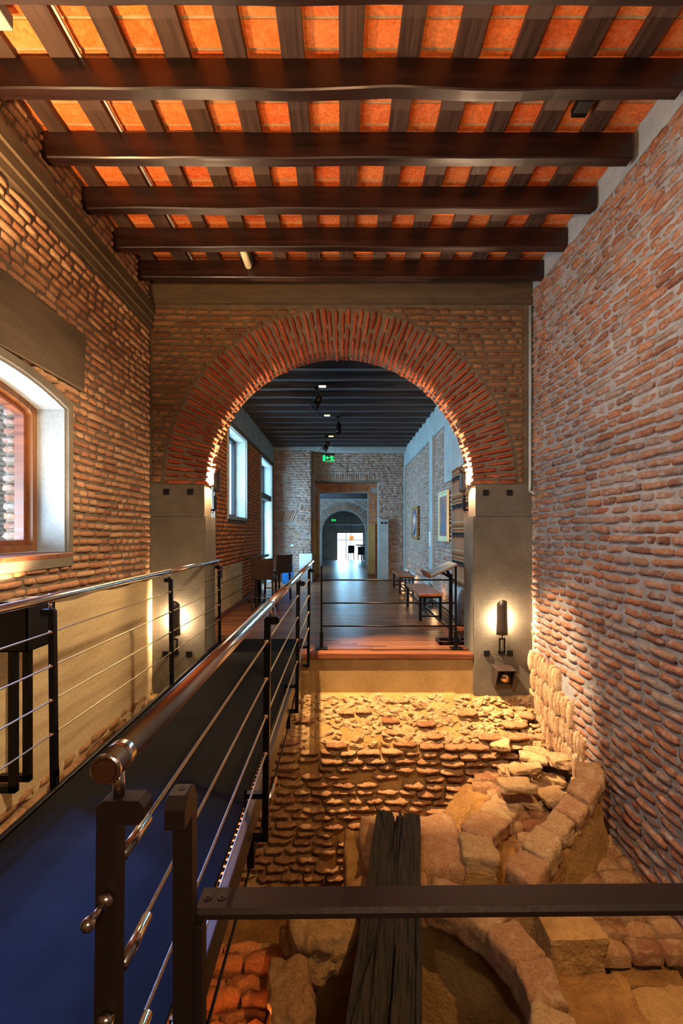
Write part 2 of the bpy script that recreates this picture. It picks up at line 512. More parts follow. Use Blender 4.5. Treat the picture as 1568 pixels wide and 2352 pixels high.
# ---- brick meshes (unit size, front towards +y) shared by the bricks picked apart one by one
def brick_bm(rng, nx=4, nz=3, rnd=0.16, jit=0.05, bm=None, mtx=None, tint=None, lay=None, cp=1.0):
    own = bm is None
    if own:
        bm = bmesh.new()
    g0 = []
    xs = [-0.5 + i / nx for i in range(nx + 1)]
    zs = [-0.5 + i / nz for i in range(nz + 1)]
    for i, x in enumerate(xs):
        row = []
        for k, z in enumerate(zs):
            ex = i in (0, nx); ez = k in (0, nz)
            y = 0.5 - (rnd if ex or ez else 0) - (rnd if ex and ez else 0) + rng.uniform(-jit, jit) * 1.6
            xx = x + rng.uniform(-jit, jit) * 0.5 - (0.02 * cp * math.copysign(1, x) if ex and ez else 0)
            zz = z * ((1 - 0.07 * cp) if (ez and ex) else 1.0) + rng.uniform(-jit, jit) * 0.9
            row.append(V((xx, y, zz)))
        g0.append(row)
    T = (lambda q: mtx @ q) if mtx is not None else (lambda q: q)
    F = [[bm.verts.new(T(q)) for q in row] for row in g0]
    border = [F[i][0] for i in range(nx + 1)] + [F[nx][k] for k in range(1, nz + 1)] + [F[i][nz] for i in range(nx - 1, -1, -1)] + [F[0][k] for k in range(nz - 1, 0, -1)]
    bco = [g0[i][0] for i in range(nx + 1)] + [g0[nx][k] for k in range(1, nz + 1)] + [g0[i][nz] for i in range(nx - 1, -1, -1)] + [g0[0][k] for k in range(nz - 1, 0, -1)]
    back = [bm.verts.new(T(V((q.x, -0.5, q.z)))) for q in bco]
    for i in range(nx):
        for k in range(nz):
            bm.faces.new((F[i][k], F[i][k + 1], F[i + 1][k + 1], F[i + 1][k]))
    nb = len(border)
    for i in range(nb):
        j = (i + 1) % nb
        bm.faces.new((border[i], border[j], back[j], back[i]))
    if lay is not None:
        for row in F:
            for q in row: q[lay] = tint
        for q in back: q[lay] = tint
    if own:
        return bm


BRICKS = {}


def brick_meshes(mat, kind='old', count=9):
    key = (mat, kind)
    if key not in BRICKS:
        rng = random.Random(hash(key) & 0xffff if False else sum(map(ord, mat + kind)))
        out = []
        for i in range(count):
            rnd, jit = {'old': (0.12, 0.04), 'worn': (0.17, 0.085), 'tile': (0.05, 0.012), 'plank': (0.02, 0.0)}[kind]
            bm = brick_bm(rng, 4 if kind != 'plank' else 1, 3 if kind in ('old', 'worn') else (2 if kind == 'tile' else 1), rnd, jit, cp={'tile': 0.2, 'plank': 0.0}.get(kind, 1.0))
            me = bpy.data.meshes.new('brick')
            bmesh.ops.recalc_face_normals(bm, faces=bm.faces)
            bm.to_mesh(me); bm.free()
            me.materials.append(M[mat])
            if kind in ('old', 'worn'):
                for p in me.polygons: p.use_smooth = True
            out.append(me)
        BRICKS[key] = out
    return BRICKS[key]


def pxsize(mtx):
    c = mtx @ V((0, 0.5, 0))
    d = c - EYE
    if d.y < 0.15:
        return 0
    px, py = 784 + FPX * d.x / d.y, 1222 - FPX * d.z / d.y
    if not (-40 < px < 1608 and -40 < py < 2392):
        return 0
    ns = (mtx.to_3x3() @ V((0, 1, 0))).normalized()
    if ns.dot(d) > 0 and abs(ns.dot(d)) > 0.02 * d.length:
        pass
    a = mtx.to_3x3() @ V((1, 0, 0)); c2 = mtx.to_3x3() @ V((0, 0, 1))
    return a.length * c2.length * abs(ns.dot(d.normalized())) / d.y ** 2 * FPX ** 2


def emit(items, parent, mat, kind='old', name='brick', limit=300, seed=1, mass='brickwork'):
    """items: 4x4 matrices. The largest in view become objects of their own, the rest one part."""
    rng = random.Random(seed)
    meshes = brick_meshes(mat, kind)
    ranked = sorted(items, key=lambda q: -pxsize(q))
    for mtx in ranked[:limit]:
        o = bpy.data.objects.new(name, rng.choice(meshes))
        COL.objects.link(o)
        o.parent = parent
        o.matrix_local = Matrix.Translation(-parent.location) @ mtx
    rest = ranked[limit:]
    if rest:
        bm = bmesh.new()
        lay = bm.verts.layers.float.new('tint')
        rnd, jit = {'old': (0.12, 0.04), 'worn': (0.17, 0.085), 'tile': (0.05, 0.012), 'plank': (0.02, 0.0)}[kind]
        sh = Matrix.Translation(-parent.location)
        for mtx in rest:
            brick_bm(rng, 3 if kind != 'plank' else 1, 2 if kind != 'plank' else 1, rnd, jit, bm, sh @ mtx, rng.random(), lay, {'tile': 0.2, 'plank': 0.0}.get(kind, 1.0))
        bmesh.ops.recalc_face_normals(bm, faces=bm.faces)
        o = obj(mass, bm, mat, parent, kind in ('old', 'worn'))
        o['kind'] = 'stuff'


def frame(O, U, N_, Vv):
    m_ = Matrix.Identity(4)
    for i, a in enumerate((U, N_, Vv)):
        for j in range(3):
            m_[j][i] = a[j]
    for j in range(3):
        m_[j][3] = O[j]
    return m_


def courses(F, v0, v1, ch, intervals, lens=(0.125, 0.25), joint=0.016, hj=None, prot=(0.008, 0.02), jit=0.006, rot=0.02, seed=1, wave=None, depth=0.06):
    """Brick matrices laid in courses on the plane of frame F (x = along, y = out, z = up)."""
    rng = random.Random(seed)
    hj = joint if hj is None else hj
    out = []
    k = 0
    v_ = v0
    while v_ < v1 - ch * 0.5:
        vc = v_ + ch / 2
        for (a, c) in intervals(vc):
            u = a
            first = True
            while u < c - 0.03:
                L = rng.choice(lens) * rng.uniform(0.88, 1.1)
                if first and k % 2:
                    L *= 0.55
                first = False
                if u + L > c - 0.04:
                    L = c - u
                if L > 0.03:
                    h = (ch - hj) * rng.uniform(0.86, 1.08)
                    p = rng.uniform(*prot)
                    dv = wave(u + L / 2, vc) if wave else 0
                    mt = F @ Matrix.Translation((u + L / 2, p - depth / 2, vc + dv + rng.uniform(-jit, jit))) @ Matrix.Rotation(rng.uniform(-rot, rot), 4, 'Y') @ Matrix.Rotation(rng.uniform(-rot, rot) * 1.5, 4, 'Z') @ Matrix.Diagonal((max(0.02, L - joint), depth, h, 1))
                    out.append(mt)
                u += L
        v_ += ch
        k += 1
    return out


def sub_intervals(a, c, holes):
    """[a, c] minus the holes."""
    segs = [(a, c)]
    for h0, h1 in holes:
        nx = []
        for s0, s1 in segs:
            if h1 <= s0 or h0 >= s1:
                nx.append((s0, s1))
            else:
                if h0 > s0: nx.append((s0, h0))
                if h1 < s1: nx.append((h1, s1))
        segs = nx
    return [s_ for s_ in segs if s_[1] - s_[0] > 0.03]


def rock_bm(rng, c, s, rough=0.22, rz=0.0, sub=2, boxy=0.45, tilt=0.15):
    bm = bmesh.new()
    bmesh.ops.create_icosphere(bm, subdivisions=sub, radius=1.0)
    off = V((rng.uniform(-99, 99), rng.uniform(-99, 99), rng.uniform(-99, 99)))
    R = Matrix.Rotation(rz, 3, 'Z') @ Matrix.Rotation(rng.uniform(-tilt, tilt), 3, 'X') @ Matrix.Rotation(rng.uniform(-tilt, tilt), 3, 'Y')
    for v_ in bm.verts:
        q = v_.co.copy()
        mx = max(abs(q.x), abs(q.y), abs(q.z))
        qb = q / mx
        q = q.lerp(qb * 0.82, boxy)
        q *= 1 + rough * noise.noise(q * 1.7 + off) + rough * 0.5 * noise.noise(q * 4 + off)
        q = V((q.x * s[0] / 2, q.y * s[1] / 2, q.z * s[2] / 2))
        v_.co = R @ q + V(c)
    return bm


def block_bm(rng, c, s, rz=0.0, rough=0.012, rad=0.025, cuts=6, tilt=0.05, pitch=0.0):
    """A weathered block: flat faces, worn edges, pitted surface."""
    bm = bmesh.new()
    bmesh.ops.create_cube(bm, size=1.0)
    bmesh.ops.subdivide_edges(bm, edges=bm.edges[:], cuts=cuts, use_grid_fill=True)
    off = V((rng.uniform(-99, 99), rng.uniform(-99, 99), rng.uniform(-99, 99)))
    R = Matrix.Rotation(rz, 3, 'Z') @ Matrix.Rotation(pitch, 3, 'Y') @ Matrix.Rotation(rng.uniform(-tilt, tilt), 3, 'X') @ Matrix.Rotation(rng.uniform(-tilt, tilt), 3, 'Y')
    tp = (rng.uniform(-0.1, 0.1), rng.uniform(-0.1, 0.1))
    for v_ in bm.verts:
        q = V((v_.co.x * s[0], v_.co.y * s[1], v_.co.z * s[2]))
        q.x *= 1 + tp[0] * v_.co.y * 2
        q.y *= 1 + tp[1] * v_.co.x * 2
        core = V((max(-s[0] / 2 + rad, min(s[0] / 2 - rad, q.x)), max(-s[1] / 2 + rad, min(s[1] / 2 - rad, q.y)), max(-s[2] / 2 + rad, min(s[2] / 2 - rad, q.z))))
        d = q - core
        if d.length > 1e-6:
            q = core + d.normalized() * min(d.length, rad)
        nrm = (q - V((0, 0, 0))).normalized()
        q += nrm * (rough * 2.2 * noise.noise(q * 6 + off) + rough * noise.noise(q * 17 + off) + rough * 0.6 * noise.noise(q * 41 + off))
        v_.co = R @ q + V(c)
    return bm


# ================================================================== THE HALL
XL, XR = -2.13, 2.12
YA, YB, YP = 5.06, 5.33, 5.44
ZB = 4.0          # underside of the ceiling beams
XC, ZC = -0.02, 1.883
RI, RO = 1.48, 1.95

FL = frame((XL, 0, 0), (0, 1, 0), (1, 0, 0), (0, 0, 1))       # left wall: u = y, out = +x
FR = frame((XR, 0, 0), (0, 1, 0), (-1, 0, 0), (0, 0, 1))      # right wall
FA = frame((0, YA, 0), (1, 0, 0), (0, -1, 0), (0, 0, 1))      # arch wall: u = x, out = -y

# ---- left wall, with the window opening
WY0, WY1, WZ0 = 1.9, 3.51, 1.19


def wtop(y):
    t = (y - (WY0 + WY1) / 2) / ((WY1 - WY0) / 2)
    return 2.30 + 0.14 * (1 - t * t)


def lspans(y):
    if WY0 < y < WY1:
        return [(-2.4, WZ0), (wtop(y), 4.3)]
    return [(-2.4, 4.3)]


us = [-0.6, WY0] + [WY0 + (WY1 - WY0) * i / 14 for i in range(1, 14)] + [WY1, YA]
bm = bmesh.new()
strip_wall(bm, us, lspans, lambda u, nn, v_: V((XL - nn, u, v_)), 0.0, 0.34)
# outer skin: the opening is wider outside the window frame
us2 = [-0.6, WY0 - 0.1] + [WY0 - 0.1 + (WY1 - WY0 + 0.2) * i / 10 for i in range(1, 10)] + [WY1 + 0.1, YA]


def lspans2(y):
    if WY0 - 0.1 < y < WY1 + 0.1:
        return [(-2.4, WZ0 - 0.06), (2.55, 4.3)]
    return [(-2.4, 4.3)]


strip_wall(bm, us2, lspans2, lambda u, nn, v_: V((XL - nn, u, v_)), 0.3401, 0.53)
wall_left = setting('wall_left', bm, 'mortar_left')
bm = bmesh.new()
for dy in (-0.4, 0):
    box(bm, -2.7, -2.13, -3.2, -0.6, -2.4, 4.3) if dy else None


def left_iv(z):
    holes = []
    if WZ0 - 0.12 < z < 2.47:
        holes.append((WY0 - 0.07, WY1 + 0.06))
    if 2.47 <= z < 2.54:
        holes.append((WY0 + 0.3, WY1 - 0.35))
    if 2.50 < z < 2.96:
        holes.append((1.5, 3.73))
    if 3.59 < z < 3.88:
        return []
    return sub_intervals(1.3, YA - 0.01, holes)


it = courses(FL, 0.83, 4.22, 0.0672, left_iv, (0.125, 0.125, 0.25), 0.023, 0.021, (0.012, 0.024), 0.004, 0.02, 3,
             wave=lambda u, v_: 0.012 * math.sin(u * 2.1 + v_))
emit(it, wall_left, 'brick_left', 'old', seed=4)
# soldier row over the window
rng = random.Random(8)
it = []
for i in range(15):
    y = WY0 - 0.05 + i * 0.122
    z = wtop(min(max(y, WY0), WY1)) + 0.11
    if z < 2.48 or True:
        it.append(FL @ Matrix.Translation((y, -0.012, z)) @ Matrix.Rotation(-0.16 * (y - 2.7), 4, 'Y') @ Matrix.Diagonal((0.105, 0.06, 0.05, 1)))
emit(it, wall_left, 'brick_left', 'old', seed=5)
# outer brick jamb behind the window frame
FJ = frame((0, WY1 + 0.1, 0), (1, 0, 0), (0, -1, 0), (0, 0, 1))
it = courses(FJ, 1.14, 2.56, 0.075, lambda z: [(-2.67, -2.48)], (0.21,), 0.0, 0.022, (0.02, 0.035), 0.003, 0.03, 9)
emit(it, wall_left, 'brick_right', 'worn', seed=6)

# lower plastered part of the left wall, a little proud of the bricks
bm = bmesh.new()
pts = [(1.0 + i * 0.145, 0.82 + 0.01 * math.sin(i * 1.3)) for i in range(29)]
pts[-1] = (YA, 0.83)
bots = [(y, -0.47 + 0.04 * math.sin(y * 5) + 0.05 * noise.noise(V((y * 3, 0, 1))) - 0.05 * (y - 3.4)) for y, _ in pts]
for i in range(28):
    for nn0, nn1 in ((0.0, 0.028),):
        a0, a1, c0, c1 = bots[i], pts[i], bots[i + 1], pts[i + 1]
        vs = [bm.verts.new((XL + nn, y, z)) for nn in (nn0, nn1) for (y, z) in (a0, c0, c1, a1)]
        for f in ((3, 2, 1, 0), (4, 5, 6, 7), (0, 1, 5, 4), (3, 7, 6, 2)):
            bm.faces.new([vs[k] for k in f])
setting('trim_1', bm, 'plaster_warm')
# old stone course under the plaster
it = courses(FL, -1.9, -0.40, 0.085, lambda z: [(1.5, YA)], (0.2, 0.3), 0.02, 0.02, (0.03, 0.06), 0.012, 0.05, 12)
emit(it, wall_left, 'brick_pit', 'worn', limit=60, seed=13, mass='foundation_bricks')
# concrete ledge along the left wall
bm = bmesh.new()
prof = [(0, 3.60), (0.03, 3.60), (0.035, 3.66), (0.05, 3.67), (0.05, 3.75), (0.065, 3.76), (0.065, 3.86), (0, 3.87)]
prism(bm, prof, lambda a, z, k: V((XL + a, (0.6, YA)[k], z)))
setting('trim_2', bm, 'concrete')
# concrete lintel block over the window
bm = bmesh.new()
prism(bm, [(1.3, 2.50), (3.72, 2.50), (3.74, 2.94), (3.70, 2.965), (1.3, 2.965)], lambda y, z, k: V((XL + (0, 0.035)[k], y, z)))
bmesh.ops.bevel(bm, geom=bm.edges[:], offset=0.008, segments=1, affect='EDGES')
setting('trim_3', bm, 'concrete')
# window surround and reveal
win = bpy.data.objects.new('window_1', None); link(win); win['kind'] = 'structure'
bm = bmesh.new()
N_ = 16
ys = [WY0 + (WY1 - WY0) * i / N_ for i in range(N_ + 1)]
outer = [(WY0 - 0.055, WZ0 - 0.10)] + [(WY0 - 0.055, 2.30)] + [(y + (y - 2.7) * 0.065, wtop(y) + 0.055) for y in ys] + [(WY1 + 0.055, 2.30), (WY1 + 0.055, WZ0 - 0.10)]
inner = [(WY0, WZ0)] + [(WY0, 2.28)] + [(y, wtop(y)) for y in ys] + [(WY1, 2.28), (WY1, WZ0)]
for i in range(len(outer) - 1):
    q = [outer[i], outer[i + 1], inner[i + 1], inner[i]]
    prism(bm, q, lambda y, z, k: V((XL + (-0.01, 0.03)[k], y, z)))
prism(bm, [outer[0], inner[0], inner[-1], outer[-1]], lambda y, z, k: V((XL + (-0.01, 0.03)[k], y, z)))
obj('window_surround', bm, 'plaster', win)
bm = bmesh.new()
rev = [(WY0, WZ0)] + [(y, wtop(y)) for y in ys] + [(WY1, WZ0)]
for (y0, z0), (y1, z1) in zip(rev[:-1], rev[1:]):
    cy, cz = 2.7, 1.8
    d0 = V((y0 - cy, z0 - cz)).normalized() * 0.012; d1 = V((y1 - cy, z1 - cz)).normalized() * 0.012
    prism(bm, [(y0, z0), (y1, z1), (y1 - d1.x, z1 - d1.y), (y0 - d0.x, z0 - d0.y)], lambda y, z, k: V((XL + (-0.34, 0.0)[k], y, z)))
obj('window_reveal', bm, 'plaster_grey', win)
obj('window_sill', bbox(XL - 0.34, XL + 0.032, WY0 - 0.05, WY1 + 0.05, WZ0 - 0.035, WZ0 + 0.004, 0.006), 'base_wood', win)
# wooden window frame
bm = bmesh.new()


def arch_strip(bm, inset0, inset1, x0, x1):
    a = [(WY0 + inset0, WZ0 + inset0)] + [(min(max(y, WY0 + inset0), WY1 - inset0), wtop(y) - inset0) for y in ys] + [(WY1 - inset0, WZ0 + inset0)]
    c = [(WY0 + inset1, WZ0 + inset1)] + [(min(max(y, WY0 + inset1), WY1 - inset1), wtop(y) - inset1) for y in ys] + [(WY1 - inset1, WZ0 + inset1)]
    for i in range(len(a) - 1):
        prism(bm, [a[i], a[i + 1], c[i + 1], c[i]], lambda y, z, k: V(((x0, x1)[k], y, z)))
    prism(bm, [a[0], c[0], c[-1], a[-1]], lambda y, z, k: V(((x0, x1)[k], y, z)))


arch_strip(bm, 0.012, 0.06, XL - 0.27, XL - 0.21)
obj('window_frame', bm, 'frame_wood', win)
bm = bmesh.new()
arch_strip(bm, 0.05, 0.10, XL - 0.32, XL - 0.25)
box(bm, XL - 0.31, XL - 0.27, 2.66, 2.72, WZ0 + 0.08, wtop(2.7) - 0.08)
obj('window_sash', bm, 'base_wood', win)
bm = bmesh.new(); box(bm, XL - 0.295, XL - 0.289, WY0 + 0.08, WY1 - 0.08, WZ0 + 0.08, 2.34)
obj('window_pane', bm, 'glass', win)

# ---- courtyard wall seen through the windows
bm = bmesh.new(); box(bm, -5.4, -5.1, -1.5, 15, -1.0, 5.6)
court = setting('wall_courtyard', bm, 'mortar_light')
FC = frame((-5.1, 0, 0), (0, 1, 0), (1, 0, 0), (0, 0, 1))
it = courses(FC, 0.0, 4.2, 0.075, lambda z: [(5.2, 9.4), (11.5, 14.5)], (0.25, 0.14), 0.02, 0.02, (0.01, 0.02), 0.004, 0.02, 21)
emit(it, court, 'brick_room', 'old', limit=100, seed=22)
bm = bmesh.new(); box(bm, -5.1, -2.7, -1.5, 15, -0.1, 0.0)
setting('ground', bm, 'plaster_grey')

# ---- right wall
bm = bmesh.new()
box(bm, XR, XR + 0.5, -0.6, YA + 0.38, -2.4, 4.3)
wall_right = setting('wall_right', bm, 'mortar_right')


def rbot(y):
    return -1.5 + 1.05 * max(0, min(1, (y - 2.6) / 2.2))


def right_iv(z):
    if z > -0.45:
        a = 1.5
        if z < -0.02:
            return [(a, 4.28 + 0.12 * math.sin(z * 9))]
        return [(a, YA - 0.01)]
    ymax = 2.6 + 2.2 * (z + 1.5) / 1.05
    return [(1.3, max(1.4, min(4.25, ymax)))]


it = courses(FR, -1.5, 4.0, 0.0745, right_iv, (0.24, 0.27, 0.2, 0.13), 0.018, 0.023, (0.010, 0.030), 0.005, 0.045, 31,
             wave=lambda u, v_: 0.018 * noise.noise(V((u * 0.9, v_ * 0.9, 0))) + 0.007 * math.sin(u * 3 + v_ * 2))
emit(it, wall_right, 'brick_right', 'worn', seed=32)
# bricks on edge at the foot of the corner, strongly lit
it = []
rng = random.Random(33)
for row, (z, y0, y1) in enumerate(((-0.06, 4.40, 5.03), (-0.27, 4.15, 5.03), (-0.48, 3.95, 5.0), (-0.68, 3.8, 4.9))):
    y = y0
    while y < y1:
        wdt = rng.uniform(0.030, 0.044)
        it.append(FR @ Matrix.Translation((y, rng.uniform(-0.01, 0.03), z + rng.uniform(-0.02, 0.02) - 0.06 * (5 - y))) @ Matrix.Rotation(rng.uniform(-0.05, 0.05), 4, 'Y') @ Matrix.Diagonal((wdt, 0.08, 0.215, 1)))
        y += wdt + rng.uniform(0.010, 0.018)
emit(it, wall_right, 'brick_lime', 'worn', seed=34)
# leaning foundation bricks where the wall meets the pit
it = []
for i in range(26):
    t = i / 25
    y = 3.95 - 1.75 * t
    z = rbot(y) + 0.0
    for k in range(3):
        it.append(FR @ Matrix.Translation((y + rng.uniform(-0.015, 0.015), 0.03 + 0.05 * k, z - 0.05 - 0.13 * k + rng.uniform(-0.02, 0.02))) @ Matrix.Rotation(0.75 + rng.uniform(-0.15, 0.15), 4, 'Y') @ Matrix.Rotation(rng.uniform(-0.2, 0.2), 4, 'X') @ Matrix.Diagonal((0.05, 0.16, 0.19, 1)))
emit(it, wall_right, 'brick_pit', 'worn', seed=35)
# concrete strip above the bricks, and the pipe in the corner
bm = bmesh.new(); box(bm, XR - 0.012, XR + 0.1, -0.6, YA, 4.0, 4.28)
setting('trim_4', bm, 'plaster_grey')
bm = bmesh.new()
tube(bm, (2.085, 5.03, 1.80), (2.085, 5.03, 3.85), 0.017, n=10)
tube(bm, (2.085, 5.03, 1.80), (2.10, 4.96, 1.775), 0.017, n=10)
tag(obj('conduit_pipe', bm, 'plaster_grey', smooth=True), 'pale vertical pipe in the corner between arch wall and right brick wall', 'pipe')

# ---- the rest of the hall behind the camera
bm = bmesh.new(); box(bm, XL - 0.5, XL, -3.6, -0.6, -2.4, 4.3); setting('wall_left_rear', bm, 'plaster_warm')
bm = bmesh.new(); box(bm, XR, XR + 0.5, -3.6, -0.6, -2.4, 4.3); setting('wall_right_rear', bm, 'mortar_right')
bm = bmesh.new(); box(bm, XL - 0.5, XR + 0.5, -3.9, -3.6, -2.4, 4.5); setting('wall_front', bm, 'plaster_warm')
bm = bmesh.new(); box(bm, XL - 0.4, XR + 0.4, -3.6, -0.6, 4.26, 4.5); setting('ceiling_rear', bm, 'plaster_warm')
bm = bmesh.new(); box(bm, XL, XR, -3.6, 0.15, -0.2, -0.001); box(bm, XL, XR, -0.1, 0.15, -2.6, -0.2); setting('floor_rear', bm, 'base_wood')

# ---- arch wall
bm = bmesh.new()


def aspans(x):
    if abs(x - XC) < RO - 0.005:
        return [(ZC + math.sqrt(max(0, (RI + 0.02) ** 2 - (x - XC) ** 2)) if abs(x - XC) < RI + 0.02 else ZC, 4.3)]
    return [(ZC, 4.3)]


us = [XL, -1.97] + [XC - (RI + 0.02) * math.cos(PI * i / 56) for i in range(57)] + [1.93, XR]
strip_wall(bm, us, aspans, lambda u, nn, v_: V((u, YA + nn, v_)), 0.0, YB - YA)
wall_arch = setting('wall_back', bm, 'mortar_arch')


def arch_iv(z):
    dz = z - ZC
    h = math.sqrt(max(0, (RO + 0.03) ** 2 - dz * dz)) if dz < RO + 0.03 else 0
    return sub_intervals(XL + 0.02, XR - 0.09, [(XC - h, XC + h)] if h else [])


it = courses(FA, ZC + 0.02, 3.86, 0.0668, arch_iv, (0.125, 0.13, 0.25), 0.023, 0.021, (0.008, 0.018), 0.003, 0.02, 41,
             wave=lambda u, v_: 0.01 * math.sin(u * 2.3 + 1))
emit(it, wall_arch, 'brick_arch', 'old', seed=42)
# voussoirs: ring of bricks on edge
ring = bpy.data.objects.new('arch_ring', None); link(ring); ring.location = (XC, YA, ZC); ring['kind'] = 'structure'
bm = bmesh.new()
NA = 84
for i in range(NA):
    t0, t1 = PI * i / NA, PI * (i + 1) / NA
    vs = []
    for yy in (YA - 0.006, YB - 0.004):
        for rr, tt in ((RI, t0), (RO, t0), (RO, t1), (RI, t1)):
            vs.append(bm.verts.new((-rr * math.cos(tt), yy - YA, rr * math.sin(tt))))
    for f in ((0, 1, 2, 3), (7, 6, 5, 4), (0, 3, 7, 4), (1, 5, 6, 2)):
        bm.faces.new([vs[k] for k in f])
bmesh.ops.recalc_face_normals(bm, faces=bm.faces)
obj('arch_mortar', bm, 'mortar_left', ring)
it, it2 = [], []
rng = random.Random(43)
for i in range(NA):
    t = PI * (i + 0.5) / NA + rng.uniform(-0.004, 0.004)
    rad = V((-math.cos(t), 0, math.sin(t)))
    tan = V((math.sin(t), 0, math.cos(t)))
    cuts = ((RI - 0.008, RI + 0.27), (RI + 0.285, RO)) if i % 2 else ((RI - 0.008, RI + 0.135), (RI + 0.15, RO))
    for a, c in cuts:
        a += rng.uniform(-0.012, 0.006); c += rng.uniform(-0.01, 0.01)
        ctr = V((XC, YA - 0.026 + rng.uniform(-0.006, 0.006), ZC)) + rad * (a + c) / 2 + V((0, 0.065, 0))
        F = frame(ctr, rad * (c - a), V((0, -0.13, 0)), tan * 0.045 * (0.92 + 0.35 * ((a + c) / 2 - RI)) * rng.uniform(0.85, 1.05))
        it.append(F)
    # intrados: second ring of brick ends further in
    for d0, d1 in ((0.135, 0.265),):
        a, c = RI - 0.012 + rng.uniform(-0.012, 0.008), RI + 0.1
        ctr = V((XC, YA + (d0 + d1) / 2, ZC)) + rad * (a + c) / 2
        it2.append(frame(ctr, V((0, d1 - d0 - 0.012, 0)), -rad * (c - a), tan * 0.05))
emit(it, ring, 'brick_voussoir', 'old', seed=44)
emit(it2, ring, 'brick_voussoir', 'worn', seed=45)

# concrete band above the arch
bm = bmesh.new()
prism(bm, [(0, 3.875), (-0.03, 3.88), (-0.03, 3.95), (-0.045, 3.955), (-0.045, 4.24), (0, 4.24)], lambda a, z, k: V(((XL, XR - 0.02)[k], YA + a, z)))
setting('trim_5', bm, 'concrete')

# ---- plastered piers
def pier(side):
    s = -1 if side == 'left' else 1
    xo = XL if s < 0 else XR + 0.02
    bm = bmesh.new()
    xi = (-1.51 if s < 0 else 1.462)
    x0, x1 = sorted((xo, xi))
    box(bm, x0, x1, YA - 0.006, YP, -0.62, 1.52)
    bmesh.ops.recalc_face_normals(bm, faces=bm.faces)
    bmesh.ops.bevel(bm, geom=[e for e in bm.edges if abs(e.verts[0].co.z - e.verts[1].co.z) > 1], offset=0.008, segments=2, affect='EDGES')
    p = setting('column_' + side, bm, 'plaster')
    bm = bmesh.new()
    xi2 = (-1.525 if s < 0 else 1.49)
    x0, x1 = sorted((xo, xi2))
    box(bm, x0, x1, YA + 0.004, YB + 0.02, 1.52, 1.90)
    bmesh.ops.recalc_face_normals(bm, faces=bm.faces)
    bmesh.ops.bevel(bm, geom=bm.edges[:], offset=0.006, segments=1, affect='EDGES')
    obj('impost_block', bm, 'plaster', p)


pier('left'); pier('right')

# ---- landing and its plastered front
bm = bmesh.new()
box(bm, -1.51, 1.462, YA + 0.015, YA + 0.12, -0.46, -0.06)
setting('trim_6', bm, 'plaster_beige')
bm = bmesh.new()
box(bm, -1.9, 1.83, YA + 0.03, 22.0, -0.3, -0.022)
floor = setting('floor', bm, 'base_wood')
bm = bmesh.new()
box(bm, -1.51, 1.462, YA - 0.012, YA + 0.09, -0.06, 0.0)
bmesh.ops.recalc_face_normals(bm, faces=bm.faces)
bmesh.ops.bevel(bm, geom=bm.edges[:], offset=0.006, segments=2, affect='EDGES')
obj('floor_nosing', bm, 'base_wood', floor)
it = []
rng = random.Random(51)
y = YA + 0.092
PW = 0.098
while y < 21.9:
    x0, x1 = (-1.51, 1.462) if y < YP - 0.02 else (-1.89, 1.82)
    if y > 13.6: x0, x1 = -1.2, 1.3
    x = x0
    first = True
    while x < x1 - 0.01:
        L = rng.uniform(0.9, 1.7) * (0.5 if first else 1)
        first = False
        if x + L > x1 - 0.3: L = x1 - x
        it.append(frame(V((x + L / 2, y + PW / 2, -0.011)), V((L - 0.003, 0, 0)), V((0, 0, 0.022)), V((0, PW - 0.007, 0))))
        x += L
    y += PW
emit(it, floor, 'floor_wood', 'plank', name='plank', seed=52, mass='planks_beyond')

# ---- hall ceiling
bm = bmesh.new(); box(bm, XL - 0.4, XR + 0.4, -0.6, YA + 0.3, 4.233, 4.5)
ceiling = setting('ceiling', bm, 'mortar_ceiling')
it = []
rng = random.Random(61)
LX0, LP = -0.289, 0.343
for i in range(-6, 8):
    x0, x1 = LX0 + LP * i, LX0 + LP * (i + 1)
    if x1 < XL or x0 > XR: continue
    y = 0.2
    while y < YA:
        it.append(frame(V(((x0 + x1) / 2 + rng.uniform(-0.004, 0.004), y + 0.078, 4.250)), V((LP - 0.01, 0, 0)), V((0, 0, -0.05)), V((0, 0.148 + rng.uniform(-0.004, 0.004), 0))))
        y += 0.168
emit(it, ceiling, 'brick_tile', 'tile', name='tile', seed=62)
for k in range(-4, 5):
    y0 = 2.717 + 0.504 * k
    bm = bmesh.new()
    N_ = 44
    vs = []
    xa, xb = XL, XR - 0.01 - 0.02 * (4 - min(k, 4)) * 0.8
    for i in range(N_ + 1):
        x = xa + (xb - xa) * i / N_
        wz = 0.008 * noise.noise(V((x * 1.7, k * 7.1, 0))) + 0.003 * noise.noise(V((x * 5, k * 3.3, 4)))
        wy = 0.012 * noise.noise(V((x * 1.5, k * 5.1, 9)))
        c = 0.008
        prof = [(y0 + wy + c, ZB + wz), (y0 + wy, ZB + wz + c), (y0 + wy * 0.5, 4.18), (y0 + 0.085, 4.18), (y0 + 0.085 + wy * 0.6, ZB + wz + c), (y0 + 0.085 + wy * 0.6 - c, ZB + wz)]
        vs.append([bm.verts.new((x, yy, zz)) for yy, zz in prof])
    for A, B in zip(vs[:-1], vs[1:]):
        for q in range(6):
            r_ = (q + 1) % 6
            bm.faces.new((A[q], A[r_], B[r_], B[q]))
    bm.faces.new(vs[0]); bm.faces.new(vs[-1][::-1])
    bmesh.ops.recalc_face_normals(bm, faces=bm.faces)
    o = obj('ceiling_beam', bm, 'beam_wood', smooth=False)
    o['kind'] = 'structure'
